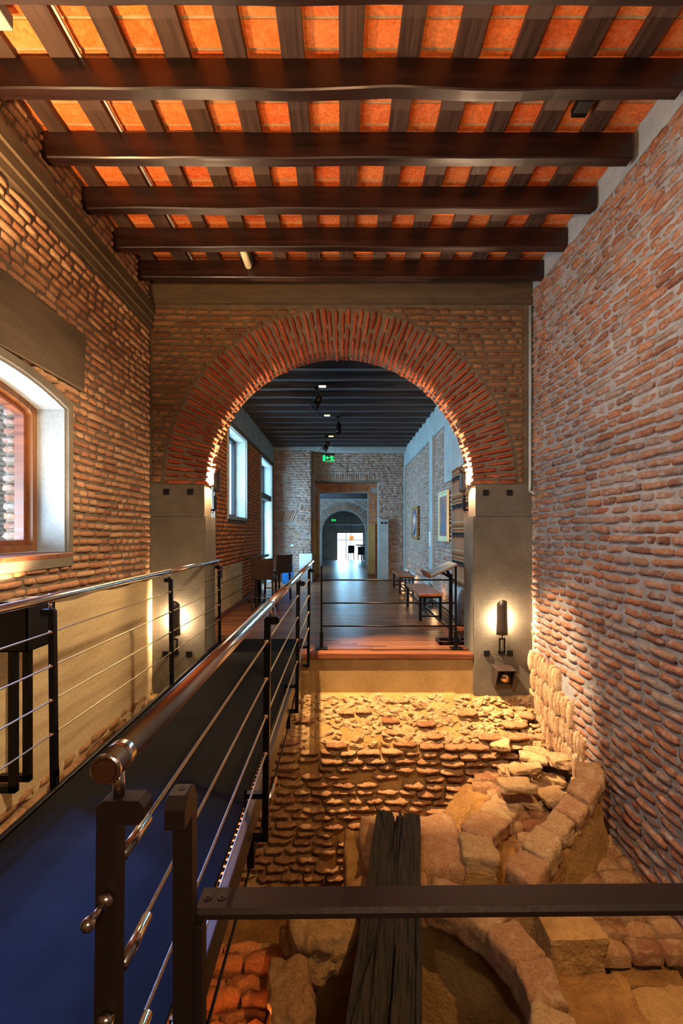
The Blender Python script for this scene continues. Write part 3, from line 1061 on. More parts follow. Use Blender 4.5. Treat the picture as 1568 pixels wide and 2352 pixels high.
for i in range(-6, 8):
    x = LX0 + LP * i
    if x < XL or x > XR - 0.05: continue
    bm = bmesh.new()
    N_ = 12
    for q in range(N_):
        pass
    sec = []
    hw = 0.068 + 0.006 * math.sin(i * 2.7)
    for q in range(N_ + 1):
        y = 0.1 + (YA - 0.1) * q / N_
        dx = 0.006 * noise.noise(V((i * 3.1, y, 2)))
        sec.append([bm.verts.new((x + dx + sx_ * hw, y, z)) for sx_, z in ((-1, 4.181), (1, 4.181), (1, 4.227), (-1, 4.227))])
    for A, B in zip(sec[:-1], sec[1:]):
        for a in range(4):
            c_ = (a + 1) % 4
            bm.faces.new((A[a], A[c_], B[c_], B[a]))
    bm.faces.new(sec[0]); bm.faces.new(sec[-1][::-1])
    bmesh.ops.recalc_face_normals(bm, faces=bm.faces)
    obj('lath', bm, 'lath_wood', ceiling)

bm = bmesh.new(); box(bm, -1.565, -1.55, 0.3, YA - 0.05, 4.185, 4.2)
tag(obj('cable_conduit', bm, 'plaster_grey'), 'thin grey cable conduit running along a ceiling lath near the left wall', 'conduit')
o = obj('junction_box', bbox(-2.02, -1.80, 2.20, 2.50, 4.10, 4.18, 0.006), 'plaster_grey')
tag(o, 'grey junction box on the ceiling in the top left corner', 'junction box')
tag(obj('ceiling_box', bbox(1.56, 1.66, 2.98, 3.10, 4.17, 4.225, 0.004), 'black'), 'small black box between ceiling laths near the right wall', 'junction box')
t = thing('tube_light', 'short unlit tube light hanging under the beams near the arch wall', 'light fitting', (-0.96, 4.5, 4.1))
bm = bmesh.new(); tube(bm, (0, -0.2, 0), (0, 0.2, 0), 0.036, n=14)
obj('diffuser', bm, 'tube_lamp', t, True)
bm = bmesh.new(); box(bm, 0.03, 0.05, -0.2, 0.2, 0.01, 0.08)
obj('housing', bm, 'black', t)

# ================================================================== THE PIT
WELL = V((0.38, 2.33)); WR = 0.54


def ground_z(x, y):
    p = V((x, y))
    nz = 0.05 * noise.noise(V((x * 2.2, y * 2.2, 0))) + 0.03 * noise.noise(V((x * 6, y * 6, 3))) + 0.012 * noise.noise(V((x * 17, y * 17, 3)))
    d = (p - WELL).length
    base = -1.62
    if x < 0.12:
        base = -1.72 - 0.38 * max(0, min(1, (y - 2.9) / 0.5)) * max(0, min(1, (0.12 - x) / 0.15))
    # fill around the well, sloping away from its rim
    s = max(0, min(1, (1.02 - d) / 0.36))
    s = s * s * (3 - 2 * s)
    base = base + (-1.05 - base) * s
    # raised ground behind and to the right of the well
    if x > 0.9:
        r_ = max(0, min(1, (y - 2.2) / 0.7)) * max(0, min(1, (x - 0.9) / 0.3))
        lvl = -1.22 + 0.18 * max(0, min(1, (y - 2.8) / 1.2))
        base = max(base, base + (lvl - base) * r_)
        if y < 2.75 and x > 1.25:
            base = max(base, -1.42)
    # talus at the far wall
    t_ = max(0, min(1, (y - 4.2) / 0.3))
    base = base + (-1.2 - base) * t_ * 0.6 * max(0, min(1, (x - 0.9) / 0.2))
    if d < WR + 0.15:
        return -2.6
    return base + nz


bm = bmesh.new()
GX = [-2.13 + 0.0425 * i for i in range(101)]
GY = [0.2 + 0.045 * i for i in range(107)]
G = [[bm.verts.new((x, y, ground_z(x, y))) for y in GY] for x in GX]
for i in range(100):
    for j in range(106):
        bm.faces.new((G[i][j], G[i + 1][j], G[i + 1][j + 1], G[i][j + 1]))
setting('ground', bm, 'earth', True)
bm = bmesh.new(); box(bm, XL - 0.2, XR + 0.2, -0.6, YA + 0.4, -2.9, -2.7)
setting('ground', bm, 'earth')

# far wall of the pit: battered brick face with a broken rubble top
def pit_y(z):
    # y of the face at height z
    if z > -0.78:
        return 4.60 + (z + 0.78) / 0.33 * 0.44
    return 4.60 + (z + 0.78) * 0.18


bm = bmesh.new()
NXp, NZp = 90, 44
grid = []
for i in range(NXp + 1):
    x = XL + (XR - XL) * i / NXp
    col = []
    for j in range(NZp + 1):
        z = -2.2 + (2.2 - 0.44) * j / NZp
        y = pit_y(z) + 0.035 * noise.noise(V((x * 3, z * 3, 5))) + 0.02 * noise.noise(V((x * 11, z * 11, 7)))
        if x > 1.72 and z < -0.62:
            y += 0.25 * min(1, (x - 1.72) / 0.12)
        if x > 1.25 and z > -0.8:
            y += 0.04 + 0.04 * noise.noise(V((x * 6, z * 9, 2)))
        col.append(bm.verts.new((x, y, z)))
    grid.append(col)
for i in range(NXp):
    for j in range(NZp):
        bm.faces.new((grid[i][j], grid[i + 1][j], grid[i + 1][j + 1], grid[i][j + 1]))
for i in range(NXp):
    a, c = grid[i][-1], grid[i + 1][-1]
    bm.faces.new((a, c, bm.verts.new((c.co.x, YA + 0.2, c.co.z)), bm.verts.new((a.co.x, YA + 0.2, a.co.z))))
wall_pit = setting('wall_pit', bm, 'earth_wall', True)
it = []
rng = random.Random(71)
z = -2.05
k = 0
while z < -0.55:
    upper = z > -0.82
    u = XL + 0.1 * (k % 2)
    xmax = 1.78 if z < -0.62 else 2.05
    while u < xmax:
        L = rng.uniform(0.16, 0.27)
        if not (rng.random() < (0.55 if upper else 0.05)):
            zz = z + 0.025 * noise.noise(V((u * 1.3, z, 3))) + rng.uniform(-0.006, 0.006) - 0.018 * (u - 0.3)
            y = pit_y(zz) - rng.uniform(0.0, 0.03) + (0.02 if u < 0.7 else 0)
            it.append(frame(V((u + L / 2, y, zz)), V((1, rng.uniform(-0.08, 0.08), rng.uniform(-0.05, 0.03))).normalized() * (L - 0.018), V((0, -0.13, 0.0)), V((0, 0.004, rng.uniform(0.042, 0.055)))))
        u += L
    z += 0.074
    k += 1
emit(it, wall_pit, 'brick_pit', 'worn', seed=72)
# two neat courses under the landing front
it = courses(frame((0, YA + 0.0, 0), (1, 0, 0), (0, -1, 0), (0, 0, 1)), -0.60, -0.455, 0.072, lambda z: [(-0.6, 0.35)], (0.13, 0.11), 0.016, 0.016, (0.01, 0.03), 0.003, 0.02, 73)
emit(it, wall_pit, 'brick_warm', 'old', seed=74)
# crumbling brick fragments on the sloping top of the pit wall
rng = random.Random(75)
its = []
bmr = bmesh.new()
nfr = 0
for q in range(900):
    x = rng.uniform(-0.95, 2.05)
    z = rng.uniform(-0.84, -0.47)
    y = pit_y(z) + 0.02
    s_ = rng.uniform(0.035, 0.115)
    if x > 1.2: s_ *= 0.8
    rr = rock_bm(rng, (x, y, z), (s_ * rng.uniform(1.0, 1.9), s_, s_ * rng.uniform(0.45, 0.8)), 0.35, rng.uniform(-0.5, 0.5), 1, 0.5, 0.5)
    if q < 170 and s_ > 0.05:
        obj('brick', rr, 'stone', wall_pit, False)
    else:
        tmp = bpy.data.meshes.new('tmp'); rr.to_mesh(tmp); rr.free(); bmr.from_mesh(tmp); bpy.data.meshes.remove(tmp)
o = obj('brick_fragments', bmr, 'stone', wall_pit); o['kind'] = 'stuff'

# rough masonry heap in the corner
heap = thing('masonry_stub', 'broken stub of old masonry in the lit far right corner of the pit', 'ruin', (1.75, 4.3, -0.8))
rng = random.Random(81)
for k in range(34):
    x = rng.uniform(-0.22, 0.28); y = rng.uniform(-0.45, 0.45); lv = rng.randint(0, 4)
    z = -0.30 + 0.085 * lv - 0.1 * max(0, -y) * 1.5
    L = rng.uniform(0.16, 0.3)
    obj('stone', block_bm(rng, (x + 0.1 * y, y, z), (L, rng.uniform(0.12, 0.22), rng.uniform(0.05, 0.09)), rng.uniform(-0.4, 0.4), 0.018, 0.02, 6, 0.15), 'stone', heap, False)

# ridge walls of the old channels: large bricks laid end to end on an earth core
def channel(name, label, pts, wdt, sz, seed, core_drop=0.3):
    rng = random.Random(seed)
    t = thing(name, label, 'low wall', (pts[0][0], pts[0][1], pts[0][2]))
    off = -V(t.location)
    P_ = [V(p) for p in pts]
    # core
    bm = bmesh.new()
    rings = []
    for i, p in enumerate(P_):
        d = (P_[min(i + 1, len(P_) - 1)] - P_[max(i - 1, 0)]); d.z = 0; d.normalize()
        s_ = V((d.y, -d.x, 0))
        q = p + off
        rings.append([bm.verts.new(q + s_ * (wdt * 0.62) + V((0, 0, -core_drop))), bm.verts.new(q + s_ * wdt * 0.42 + V((0, 0, -0.05))),
                      bm.verts.new(q - s_ * wdt * 0.42 + V((0, 0, -0.05))), bm.verts.new(q - s_ * (wdt * 0.62) + V((0, 0, -core_drop)))])
    for A, B in zip(rings[:-1], rings[1:]):
        for a in range(3):
            bm.faces.new((A[a], A[a + 1], B[a + 1], B[a]))
    bm.faces.new(rings[0]); bm.faces.new(rings[-1][::-1])
    bmesh.ops.recalc_face_normals(bm, faces=bm.faces)
    obj('core', bm, 'earth_wall', t)
    for A, B in zip(P_[:-1], P_[1:]):
        d = B - A
        L = d.length
        nseg = max(1, round(L / sz))
        rz = math.atan2(d.y, d.x)
        for q in range(nseg):
            c = A + d * ((q + 0.5) / nseg) + off
            bm = block_bm(rng, c + V((0, 0, rng.uniform(-0.015, 0.015))), (L / nseg * 1.02, wdt * rng.uniform(0.88, 1.1), rng.uniform(0.12, 0.15)), rz + rng.uniform(-0.12, 0.12), 0.013, 0.03, 8, 0.08, -math.asin(max(-1, min(1, d.z / L))))
            obj('stone', bm, 'stone', t, True)


def at(px, py, z):
    y = FPX * (EYE.z - z) / (py - 1222)
    return ((px - 784) * y / FPX, y, z)


channel('channel_wall', 'low curved wall of large bricks running from the pit wall towards the well', [at(1208, 1805, -1.08), at(1180, 1840, -1.06), at(1135, 1890, -1.02), at(1092, 1935, -0.98), at(1105, 1990, -0.96)], 0.24, 0.27, 91)
channel('channel_wall', 'low wall of large bricks descending from the right wall to the well rim', [at(1350, 1762, -0.56), at(1354, 1812, -0.62), at(1328, 1850, -0.66), at(1298, 1888, -0.72), at(1266, 1930, -0.78), at(1228, 1980, -0.84), at(1195, 2035, -0.88)], 0.19, 0.25, 92, 0.5)

# the stone block under the timber
t = thing('stone_block', 'squared pale stone block under the end of the charred timber', 'stone block', (0.54, 3.46, -1.18))
rng = random.Random(95)
obj('block_body', block_bm(rng, (0, 0, -0.21), (0.80, 0.60, 0.84), 0.04, 0.016, 0.04, 14, 0.01), 'stone', t, True)
obj('stone', block_bm(rng, (-0.44, 0.02, -0.30), (0.16, 0.55, 0.80), 0.02, 0.02, 0.05, 8, 0.03), 'earth_wall', t, True)
obj('stone', block_bm(rng, (0.44, -0.04, -0.22), (0.2, 0.55, 0.54), 0.12, 0.02, 0.05, 8, 0.03), 'earth_wall', t, True)

# charred timber
bm = bmesh.new()
N_ = 110
p0, p1 = V((0.436, 3.50, -0.80)), V((0.06, 1.25, -0.80))
d = (p1 - p0); s_ = V((-d.y, d.x, 0)).normalized()
if s_.x < 0: s_ = -s_
rows = []
prof_n = 64
for i in range(N_ + 1):
    t_ = i / N_
    c = p0 + d * t_
    row = []
    for q in range(prof_n):
        a = q / (prof_n - 1)
        off = (a - 0.5) * 0.335
        gro = -0.030 * max(0, 1 - 9 * abs(noise.noise(V((a * 5 + 0.8 * t_, t_ * 1.6, 1))))) * max(0, 0.5 + noise.noise(V((a * 3, t_ * 6, 9))) * 2) - 0.008 * max(0, 1 - 5 * abs(noise.noise(V((a * 14, t_ * 4, 5))))) + 0.006 * noise.noise(V((a * 60, t_ * 14, 5))) + 0.012 * noise.noise(V((a * 4, t_ * 3, 8)))
        if 0.42 < a < 0.52 and t_ < 0.3: gro -= 0.035 * (1 - t_ / 0.3)
        if abs(a - 0.62 + 0.1 * t_) < 0.03 and t_ > 0.5: gro -= 0.03
        edge = -0.02 if q in (0, prof_n - 1) else 0
        yend = (0.03 * noise.noise(V((a * 9, 2, 0)))) if i == 0 else 0
        row.append(bm.verts.new(c + s_ * (off * (1 + 0.03 * noise.noise(V((t_ * 5, a > 0.5, 0))))) + V((0, yend, gro + edge - 0.0))))
    for q in (prof_n - 1, 0):
        a = q / (prof_n - 1)
        row.append(bm.verts.new(c + s_ * ((a - 0.5) * 0.33) + V((0, 0, -0.12 + 0.01 * noise.noise(V((t_ * 7, a, 8)))))))
    rows.append(row)
for A, B in zip(rows[:-1], rows[1:]):
    for q in range(len(A)):
        r_ = (q + 1) % len(A)
        bm.faces.new((A[q], A[r_], B[r_], B[q]))
bm.faces.new(rows[0]); bm.faces.new(rows[-1][::-1])
bmesh.ops.recalc_face_normals(bm, faces=bm.faces)
tag(obj('timber_beam', bm, 'old_timber', None, False), 'charred old timber beam lying across the round well in the pit', 'timber')

# the round well
well = thing('well', 'round brick well with a stone rim in the pit beneath the timber', 'well', (WELL.x, WELL.y, -1.04))
bm = bmesh.new()
NW = 64
rings = []
for r_, z in ((WR + 0.12, -0.04), (WR + 0.13, -0.12), (WR + 0.14, -0.3), (WR + 0.10, -0.42), (WR + 0.02, -0.62), (WR, -0.9), (WR, -1.7)):
    rings.append([bm.verts.new(((r_ + 0.02 * noise.noise(V((math.cos(a) * 3, math.sin(a) * 3, z * 4)))) * math.cos(a), (r_ + 0.02 * noise.noise(V((math.cos(a) * 3, math.sin(a) * 3, z * 4 + 7)))) * math.sin(a), z)) for a in (2 * PI * i / NW for i in range(NW))])
for A, B in zip(rings[:-1], rings[1:]):
    for i in range(NW):
        j = (i + 1) % NW
        bm.faces.new((A[i], A[j], B[j], B[i]))
obj('shaft_lining', bm, 'earth_wall', well, True)
rng = random.Random(97)
NS = 17
for i in range(NS):
    a = 2 * PI * i / NS
    if 1.9 < a < 3.6:
        continue
    rr = WR + 0.10
    L = 2 * PI * rr / NS * 1.03
    bm = block_bm(rng, (0, 0, 0), (0.21 * rng.uniform(0.9, 1.1), L, 0.20), 0, 0.012, 0.03, 8, 0.05)
    bmesh.ops.rotate(bm, verts=bm.verts, cent=(0, 0, 0), matrix=Matrix.Rotation(a, 3, 'Z'))
    bmesh.ops.translate(bm, verts=bm.verts, vec=(rr * math.cos(a), rr * math.sin(a), 0.0))
    obj('rim_stone', bm, 'stone', well, True)
# broken left side of the rim: heavy slabs
for k, (x, y, z, sx_, sy_, sz_, rz) in enumerate(((-0.52, 0.36, 0.02, 0.34, 0.42, 0.26, 0.5), (-0.64, 0.02, -0.06, 0.2, 0.40, 0.26, 0.1), (-0.28, 0.55, 0.0, 0.34, 0.24, 0.2, 0.25), (-0.62, -0.35, -0.12, 0.2, 0.36, 0.26, -0.2))):
    bm = block_bm(rng, (x, y, z), (sx_, sy_, sz_), rz, 0.03, 0.05, 12, 0.2)
    obj('rim_stone', bm, 'stone', well, True)

# masonry blocks and terrace in the right hand part of the pit
t = thing('masonry_block', 'stepped masonry block between the well and the right wall', 'ruin', (1.36, 2.75, -1.15))
rng = random.Random(99)
obj('stone', block_bm(rng, (0, 0, 0.0), (0.34, 0.30, 0.34), 0.03, 0.012, 0.02, 10, 0.01), 'earth_wall', t, False)
obj('stone', block_bm(rng, (0.02, -0.30, -0.12), (0.42, 0.30, 0.24), 0.0, 0.012, 0.02, 10, 0.02), 'earth', t, False)
obj('stone', block_bm(rng, (0.42, -0.40, -0.14), (0.36, 0.40, 0.18), 0.1, 0.012, 0.02, 10, 0.02), 'earth_wall', t, False)
obj('stone', block_bm(rng, (0.46, -0.76, -0.24), (0.60, 0.34, 0.20), 0.08, 0.012, 0.02, 10, 0.02), 'earth_wall', t, False)
obj('stone', block_bm(rng, (0.42, 0.02, -0.16), (0.42, 0.36, 0.16), -0.05, 0.012, 0.02, 10, 0.02), 'earth', t, False)

# old brick paving between the low wall and the right wall
pv = thing('brick_paving', 'worn old brick paving between low wall and right wall in the pit', 'paving', (1.8, 3.2, -1.1))
it = []
for j in range(14):
    y = 2.72 + 0.125 * j
    x = 1.45 + 0.08 * (j % 2) - 0.02 * j
    while x < 2.1:
        L = rng.uniform(0.18, 0.26)
        it.append(frame(V((x + L / 2, y, -1.16 + 0.012 * j + rng.uniform(-0.012, 0.012))), V((L - 0.012, 0, 0)), V((0, 0, 0.08)), V((0, 0.112, 0))))
        x += L
emit(it, pv, 'brick_pit', 'old', seed=101)
# brick side wall of the pit under the walkway
bm = bmesh.new(); box(bm, -1.2, -0.36, 0.6, 3.0, -2.3, -1.36)
wu = setting('wall_walkway', bm, 'earth_wall')
it = []
rng = random.Random(103)
for j in range(19):
    y = 1.1 + 0.10 * j
    x = -1.15 + 0.1 * (j % 2)
    while x < -0.38:
        L = rng.uniform(0.18, 0.26)
        it.append(frame(V((x + L / 2, y + rng.uniform(-0.008, 0.008), -1.36 + rng.uniform(-0.03, 0.03) + 0.05 * (j % 2))), V((L - 0.015, 0.01, 0)), V((0, 0, 0.10)), V((0, 0.085, 0.0))))
        x += L
emit(it, wu, 'brick_warm', 'worn', seed=104)

# ================================================================== THE WALKWAY
wk = thing('walkway', 'level metal footbridge with dark carpet leading to the wooden floor', 'walkway')
for (y0, y1) in ((0.15, 3.277), (3.283, 5.73)):
    obj('carpet', bbox(-1.475, -0.482, y0, y1, -0.004, 0.006, 0.002, 1), 'carpet', wk)
bm = bmesh.new(); box(bm, -1.46, -0.5, 0.15, YA, -0.06, -0.006)
obj('deck', bm, 'black_metal', wk)
obj('edge_strip', bbox(-1.50, -1.472, 0.15, 5.45, -0.10, 0.022, 0.003), 'black_metal', wk)
obj('side_beam', bbox(-0.455, -0.425, 0.15, 4.98, -0.12, 0.012, 0.004), 'channel_metal', wk)
bm = bmesh.new()
for i in range(118):
    y = 0.5 + i * 0.038
    tube(bm, (-0.468, y, -0.012), (-0.468, y, 0.006), 0.008, n=6)
o = obj('edge_studs', bm, 'brass', wk); o['kind'] = 'stuff'
for y in (2.187, 3.73):
    obj('strut', bbox(-0.452, -0.418, y - 0.012, y + 0.016, -0.26, -0.11, 0.002), 'black_metal', wk)
bm = bmesh.new(); path(bm, [(-0.435, 4.95, -0.05), (-0.435, 3.73, -0.25), (-0.435, 2.187, -0.25), (-0.435, 0.4, -0.25)], 0.006)
obj('tension_rod', bm, 'black_metal', wk, True)
bm = bmesh.new(); tube(bm, (-0.435, 2.72, -0.25), (-0.435, 2.95, -0.25), 0.019, n=12)
obj('turnbuckle', bm, 'steel', wk, True)


def cable(bm, p0, p1, r, twisted=False):
    if not twisted:
        tube(bm, p0, p1, r, n=8, caps=False)
        return
    p0, p1 = V(p0), V(p1)
    L = (p1 - p0).length
    ns = int(L / 0.0055)
    d = (p1 - p0).normalized()
    a = d.cross(V((0, 0, 1))).normalized(); c = d.cross(a)
    prev = None
    for i in range(ns + 1):
        q = p0 + d * (L * i / ns)
        ph = i * 0.0055 / 0.05 * 2 * PI
        ringv = []
        for k in range(14):
            t = 2 * PI * k / 14 + ph
            rr = r * (1.0 if k % 2 else 0.80)
            ringv.append(bm.verts.new(q + (a * math.cos(t) + c * math.sin(t)) * rr))
        if prev:
            for k in range(14):
                j = (k + 1) % 14
                bm.faces.new((prev[k], prev[j], ringv[j], ringv[k]))
        prev = ringv


CZ = (0.827, 0.649, 0.471, 0.293)


def railing(name, label, posts, side, end_y, start_y, near_twist):
    """posts: (x, y) at deck level; side = +1 when the post's arm points to +x."""
    t = thing(name, label, 'railing')
    lean = 0.012 * side
    tube_pts = []
    for i, (x, y) in enumerate(posts):
        w2 = 0.015
        bm = bmesh.new()
        top = 0.945
        # upright with chamfered shoulder and the short arm under the handrail
        poly = [(-w2, -0.13), (w2, -0.13), (w2 + lean, top - 0.036), (w2 + lean + side * 0.033, top - 0.036), (w2 + lean + side * 0.042, top - 0.026), (w2 + lean + side * 0.042, top - 0.010), (w2 + lean + side * 0.033, top), (-w2 + lean + 0.010, top), (-w2 + lean, top - 0.010)]
        if side < 0:
            poly = [(-a, z) for a, z in [(-w2, -0.13), (w2, -0.13), (w2 + 0.012, top - 0.036), (w2 + 0.045, top - 0.036), (w2 + 0.054, top - 0.026), (w2 + 0.054, top - 0.010), (w2 + 0.045, top), (-w2 + 0.022, top), (-w2 + 0.012, top - 0.010)]]
            poly = poly[::-1]
        prism(bm, poly, lambda a, z, k: V((x + a, y + (-0.015, 0.015)[k], z)))
        post = obj('post', bm, 'bronze_metal' if (i == 0 and side > 0) else 'black_metal', t)
        bm = bmesh.new()
        dx = -side * 0.05
        inner = -0.465 if side > 0 else -1.49
        box(bm, min(x, inner), max(x, inner), y - 0.015, y + 0.015, 0.075, 0.10)
        box(bm, min(x, inner), max(x, inner), y - 0.015, y + 0.015, -0.13, -0.105)
        box(bm, min(x, inner) if side > 0 else max(x, inner) - 0.012, (min(x, inner) + 0.012) if side > 0 else max(x, inner), y - 0.015, y + 0.015, -0.13, 0.10)
        obj('bracket', bm, 'black_metal', post)
        hx = x + lean + side * 0.012
        bm = bmesh.new(); tube(bm, (hx, y, top - 0.003), (hx, y, 0.985), 0.0085, n=12)
        obj('stem', bm, 'steel', post, True)
        tube_pts.append((hx, y))
        for z in (CZ if not (i == 0 and side > 0) else ()):
            bm = bmesh.new()
            f = (z + 0.13) / 1.075
            cx = x + lean * f
            lathe(bm, (0, 0, 0), [(0.0085, -0.030), (0.011, -0.026), (0.011, -0.012), (0.008, 0.0), (0.008, 0.03)], 10)
            bmesh.ops.rotate(bm, verts=bm.verts, cent=(0, 0, 0), matrix=Matrix.Rotation(-PI / 2, 3, 'X'))
            bmesh.ops.translate(bm, verts=bm.verts, vec=(cx, y, z))
            obj('cable_stop', bm, 'brass', post, True)
    # handrail
    bm = bmesh.new()
    hp = [(tube_pts[0][0], start_y)] + tube_pts[1:-1] + [(tube_pts[-1][0], end_y)]
    for a, c in zip(hp[:-1], hp[1:]):
        tube(bm, (a[0], a[1], 1.005), (c[0], c[1], 1.005), 0.0205, n=28)
    o = obj('handrail', bm, 'steel', t, True)
    for q in range(len(posts)):
        bm = bmesh.new()
        xx, yy = tube_pts[q]
        tube(bm, (xx, yy - 0.012, 1.005), (xx, yy + 0.012, 1.005), 0.0216, n=28)
        obj('collar', bm, 'steel', t, True)
    xx = hp[0][0]
    if side > 0:
        bm = bmesh.new()
        lathe(bm, (0, 0, 0), [(0.0225, 0.0), (0.0225, -0.004), (0.020, -0.006), (0.017, -0.006), (0.0165, -0.003), (0.016, -0.0065), (0.0, -0.0068)][:6], 32)
        bmesh.ops.rotate(bm, verts=bm.verts, cent=(0, 0, 0), matrix=Matrix.Rotation(-PI / 2, 3, 'X'))
        bmesh.ops.translate(bm, verts=bm.verts, vec=(xx, start_y, 1.005))
        obj('end_cap', bm, 'steel', t, False)
    for z in CZ:
        f = (z + 0.13) / 1.075
        bm = bmesh.new()
        P_ = [V((x + lean * f, y, z)) for x, y in posts]
        if side < 0:
            P_ = [V((P_[0].x - 0.03, P_[0].y - 1.55, z))] + P_
        for i, (a, c) in enumerate(zip(P_[:-1], P_[1:])):
            cable(bm, a, c, 0.0042, near_twist and i == 0)
        obj('cable', bm, 'cable', t, True)
    return t


RX = -0.366
rr_ = railing('cable_railing', 'steel cable railing with polished handrail on the pit side of the walkway', [(RX, 0.70), (RX, 2.187), (RX, 3.73), (RX, 5.0)], 1, 5.32, 0.663, True)
for z in CZ[:3]:
    bm = bmesh.new(); tube(bm, (RX + 0.012, 0.735, z), (RX + 0.012, 0.83, z), 0.0095, n=14)
    obj('cable_fitting', bm, 'steel', rr_, True)
for z in (0.80, 0.62, 0.45):
    bm = bmesh.new()
    xk = RX + 0.014
    tube(bm, (xk, 0.684, z), (xk, 0.672, z), 0.011, n=16)
    tube(bm, (xk, 0.672, z), (xk - 0.004, 0.645, z - 0.002), 0.005, n=12)
    bmesh.ops.create_uvsphere(bm, u_segments=16, v_segments=10, radius=0.010, matrix=Matrix.Translation((xk - 0.004, 0.640, z - 0.002)))
    obj('cable_bolt', bm, 'steel', rr_, True)
railing('cable_railing', 'steel cable railing with polished handrail beside the plastered left wall', [(-1.505, 2.39), (-1.488, 4.0), (-1.468, 5.5)], -1, 5.56, 0.7, False)

# ---- guard rail across the pit in the foreground
gt = thing('guard_rail', 'flat dark metal guard rail crossing the pit in front of the camera', 'railing')
bm = bmesh.new()
poly = [(0.785, 0.0), (0.815, 0.0), (0.815, 0.88), (0.80, 0.908), (0.762, 0.908), (0.748, 0.893), (0.748, 0.858), (0.785, 0.858)]
prism(bm, poly, lambda y, z, k: V(((-0.292, -0.258)[k], y, z)))
bmesh.ops.bevel(bm, geom=bm.edges[:], offset=0.0015, segments=1, affect='EDGES')
obj('post', bm, 'bronze_metal', gt)
bm = bmesh.new()
for k, x in ((0, -0.262), (1, 2.13)):
    pass
A = [(0.815, 0.664), (0.820, 0.672), (0.868, 0.672), (0.873, 0.664), (0.873, 0.655), (0.815, 0.655)]
prism(bm, A, lambda y, z, k: V(((-0.262, 2.10)[k], y, z + (0, 0.022)[k])))
obj('rail_bar', bm, 'bronze_metal', gt)
for x in (-0.248, -0.222):
    bm = bmesh.new(); tube(bm, (x, 0.846, 0.6715), (x, 0.846, 0.6735), 0.0085, n=20)
    tube(bm, (x, 0.846, 0.673), (x, 0.846, 0.6748), 0.003, n=10)
    obj('screw', bm, 'channel_metal', gt, False)
bm = bmesh.new(); tube(bm, (-0.275, 0.785, 0.9075), (-0.275, 0.785, 0.9085), 0.006, n=14)
obj('screw_hole', bm, 'black', gt)
obj('lower_post', bbox(-0.292, -0.245, 0.80, 0.828, 0.0, 0.655, 0.002), 'bronze_metal', gt)

# ---- barrier on the landing
bt = thing('barrier', 'black barrier of three thin rails at the edge of the wooden floor', 'railing')
for x in (-0.232, 1.324):
    bm = bmesh.new()
    w2 = 0.011
    box(bm, x - w2, x + w2, 5.28 - w2, 5.28 + w2, 0.0, 0.956)
    box(bm, x - 0.02, x + 0.02, 5.262, 5.30, 0.004, 0.19)
    obj('post', bm, 'black_metal', bt)
    obj('base_plate', bbox(x - 0.06, x + 0.07, 5.21, 5.33, 0.0, 0.012, 0.002), 'black_metal', bt)
for z in (0.794, 0.526, 0.259):
    bm = bmesh.new(); tube(bm, (-0.232, 5.28, z), (1.324, 5.28, z), 0.0095, n=10)
    obj('rail', bm, 'black_metal', bt, True)
for y in (5.19, 5.235):
    bm = bmesh.new(); box(bm, -0.2, 1.46, y, y + 0.016, 0.0, 0.003)
    obj('floor_track', bm, 'black_metal', bt)

# ================================================================== LAMPS ON THE PIERS
def shade_bm(r0, r1, h, n=20, thick=0.004, half=85):
    """Half-round shade open towards the wall (+y); its top edge is rounded off."""
    bm = bmesh.new()
    cols = []
    for i in range(n + 1):
        a = math.radians(-half + 2 * half * i / n)
        zt = h - r0 * (1 - math.cos(a)) * 1.0
        col = []
        for k in range(7):
            z = zt * k / 6
            r_ = r1 + (r0 - r1) * min(1, z / h)
            for rr in (r_, r_ - thick):
                col.append(bm.verts.new((rr * math.sin(a), -rr * math.cos(a), z)))
        cols.append(col)
    for A, B in zip(cols[:-1], cols[1:]):
        for k in range(6):
            bm.faces.new((A[2 * k], B[2 * k], B[2 * k + 2], A[2 * k + 2]))
            bm.faces.new((A[2 * k + 1], A[2 * k + 3], B[2 * k + 3], B[2 * k + 1]))
        bm.faces.new((A[0], A[1], B[1], B[0])); bm.faces.new((A[12], B[12], B[13], A[13]))
    # rounded front top
    return bm


def wall_lamp(label, loc, rz, power, col, h=0.385, r0=0.055, r1=0.064, group=None, boxes=True):
    t = thing('wall_lamp', label, 'lamp', loc, group)
    t.rotation_euler = (0, 0, rz)
    o = obj('lamp_shade', shade_bm(r0, r1, h), 'shade', t, True)
    o.location = (0, -0.035, 0)
    bm = bmesh.new()
    box(bm, -0.034, -0.020, -0.05, -0.036, -0.20, -0.045); box(bm, 0.020, 0.034, -0.05, -0.036, -0.20, -0.045)
    box(bm, -0.034, 0.034, -0.05, -0.036, -0.055, -0.04); box(bm, -0.034, 0.034, -0.05, 0.0, -0.21, -0.19)
    obj('bracket', bm, 'black_metal', t)
    bm = bmesh.new(); tube(bm, (0, -0.043, -0.045), (0, -0.043, 0.03), 0.006, n=8)
    tube(bm, (0, -0.043, 0.03), (0, -0.043, 0.075), 0.016, n=12)
    hold = obj('lamp_holder', bm, 'black_metal', t, True)
    bm = bmesh.new(); bmesh.ops.create_uvsphere(bm, u_segments=14, v_segments=10, radius=0.022, matrix=Matrix.Translation((0, -0.038, 0.11)))
    obj('bulb', bm, 'lamp_glow', hold, True)
    bm = bmesh.new()
    path(bm, [(0.0, -0.045, -0.04), (0.012, -0.045, -0.12), (0.004, -0.035, -0.20), (-0.03, -0.02, -0.235), (-0.085, -0.012, -0.215)], 0.003, 6)
    obj('cord', bm, 'black', t, True)
    L = point('lamp_light', (0, 0, 0), power, col, 0.018)
    L.parent = t; L.location = (0, -0.028, 0.16)
    return t


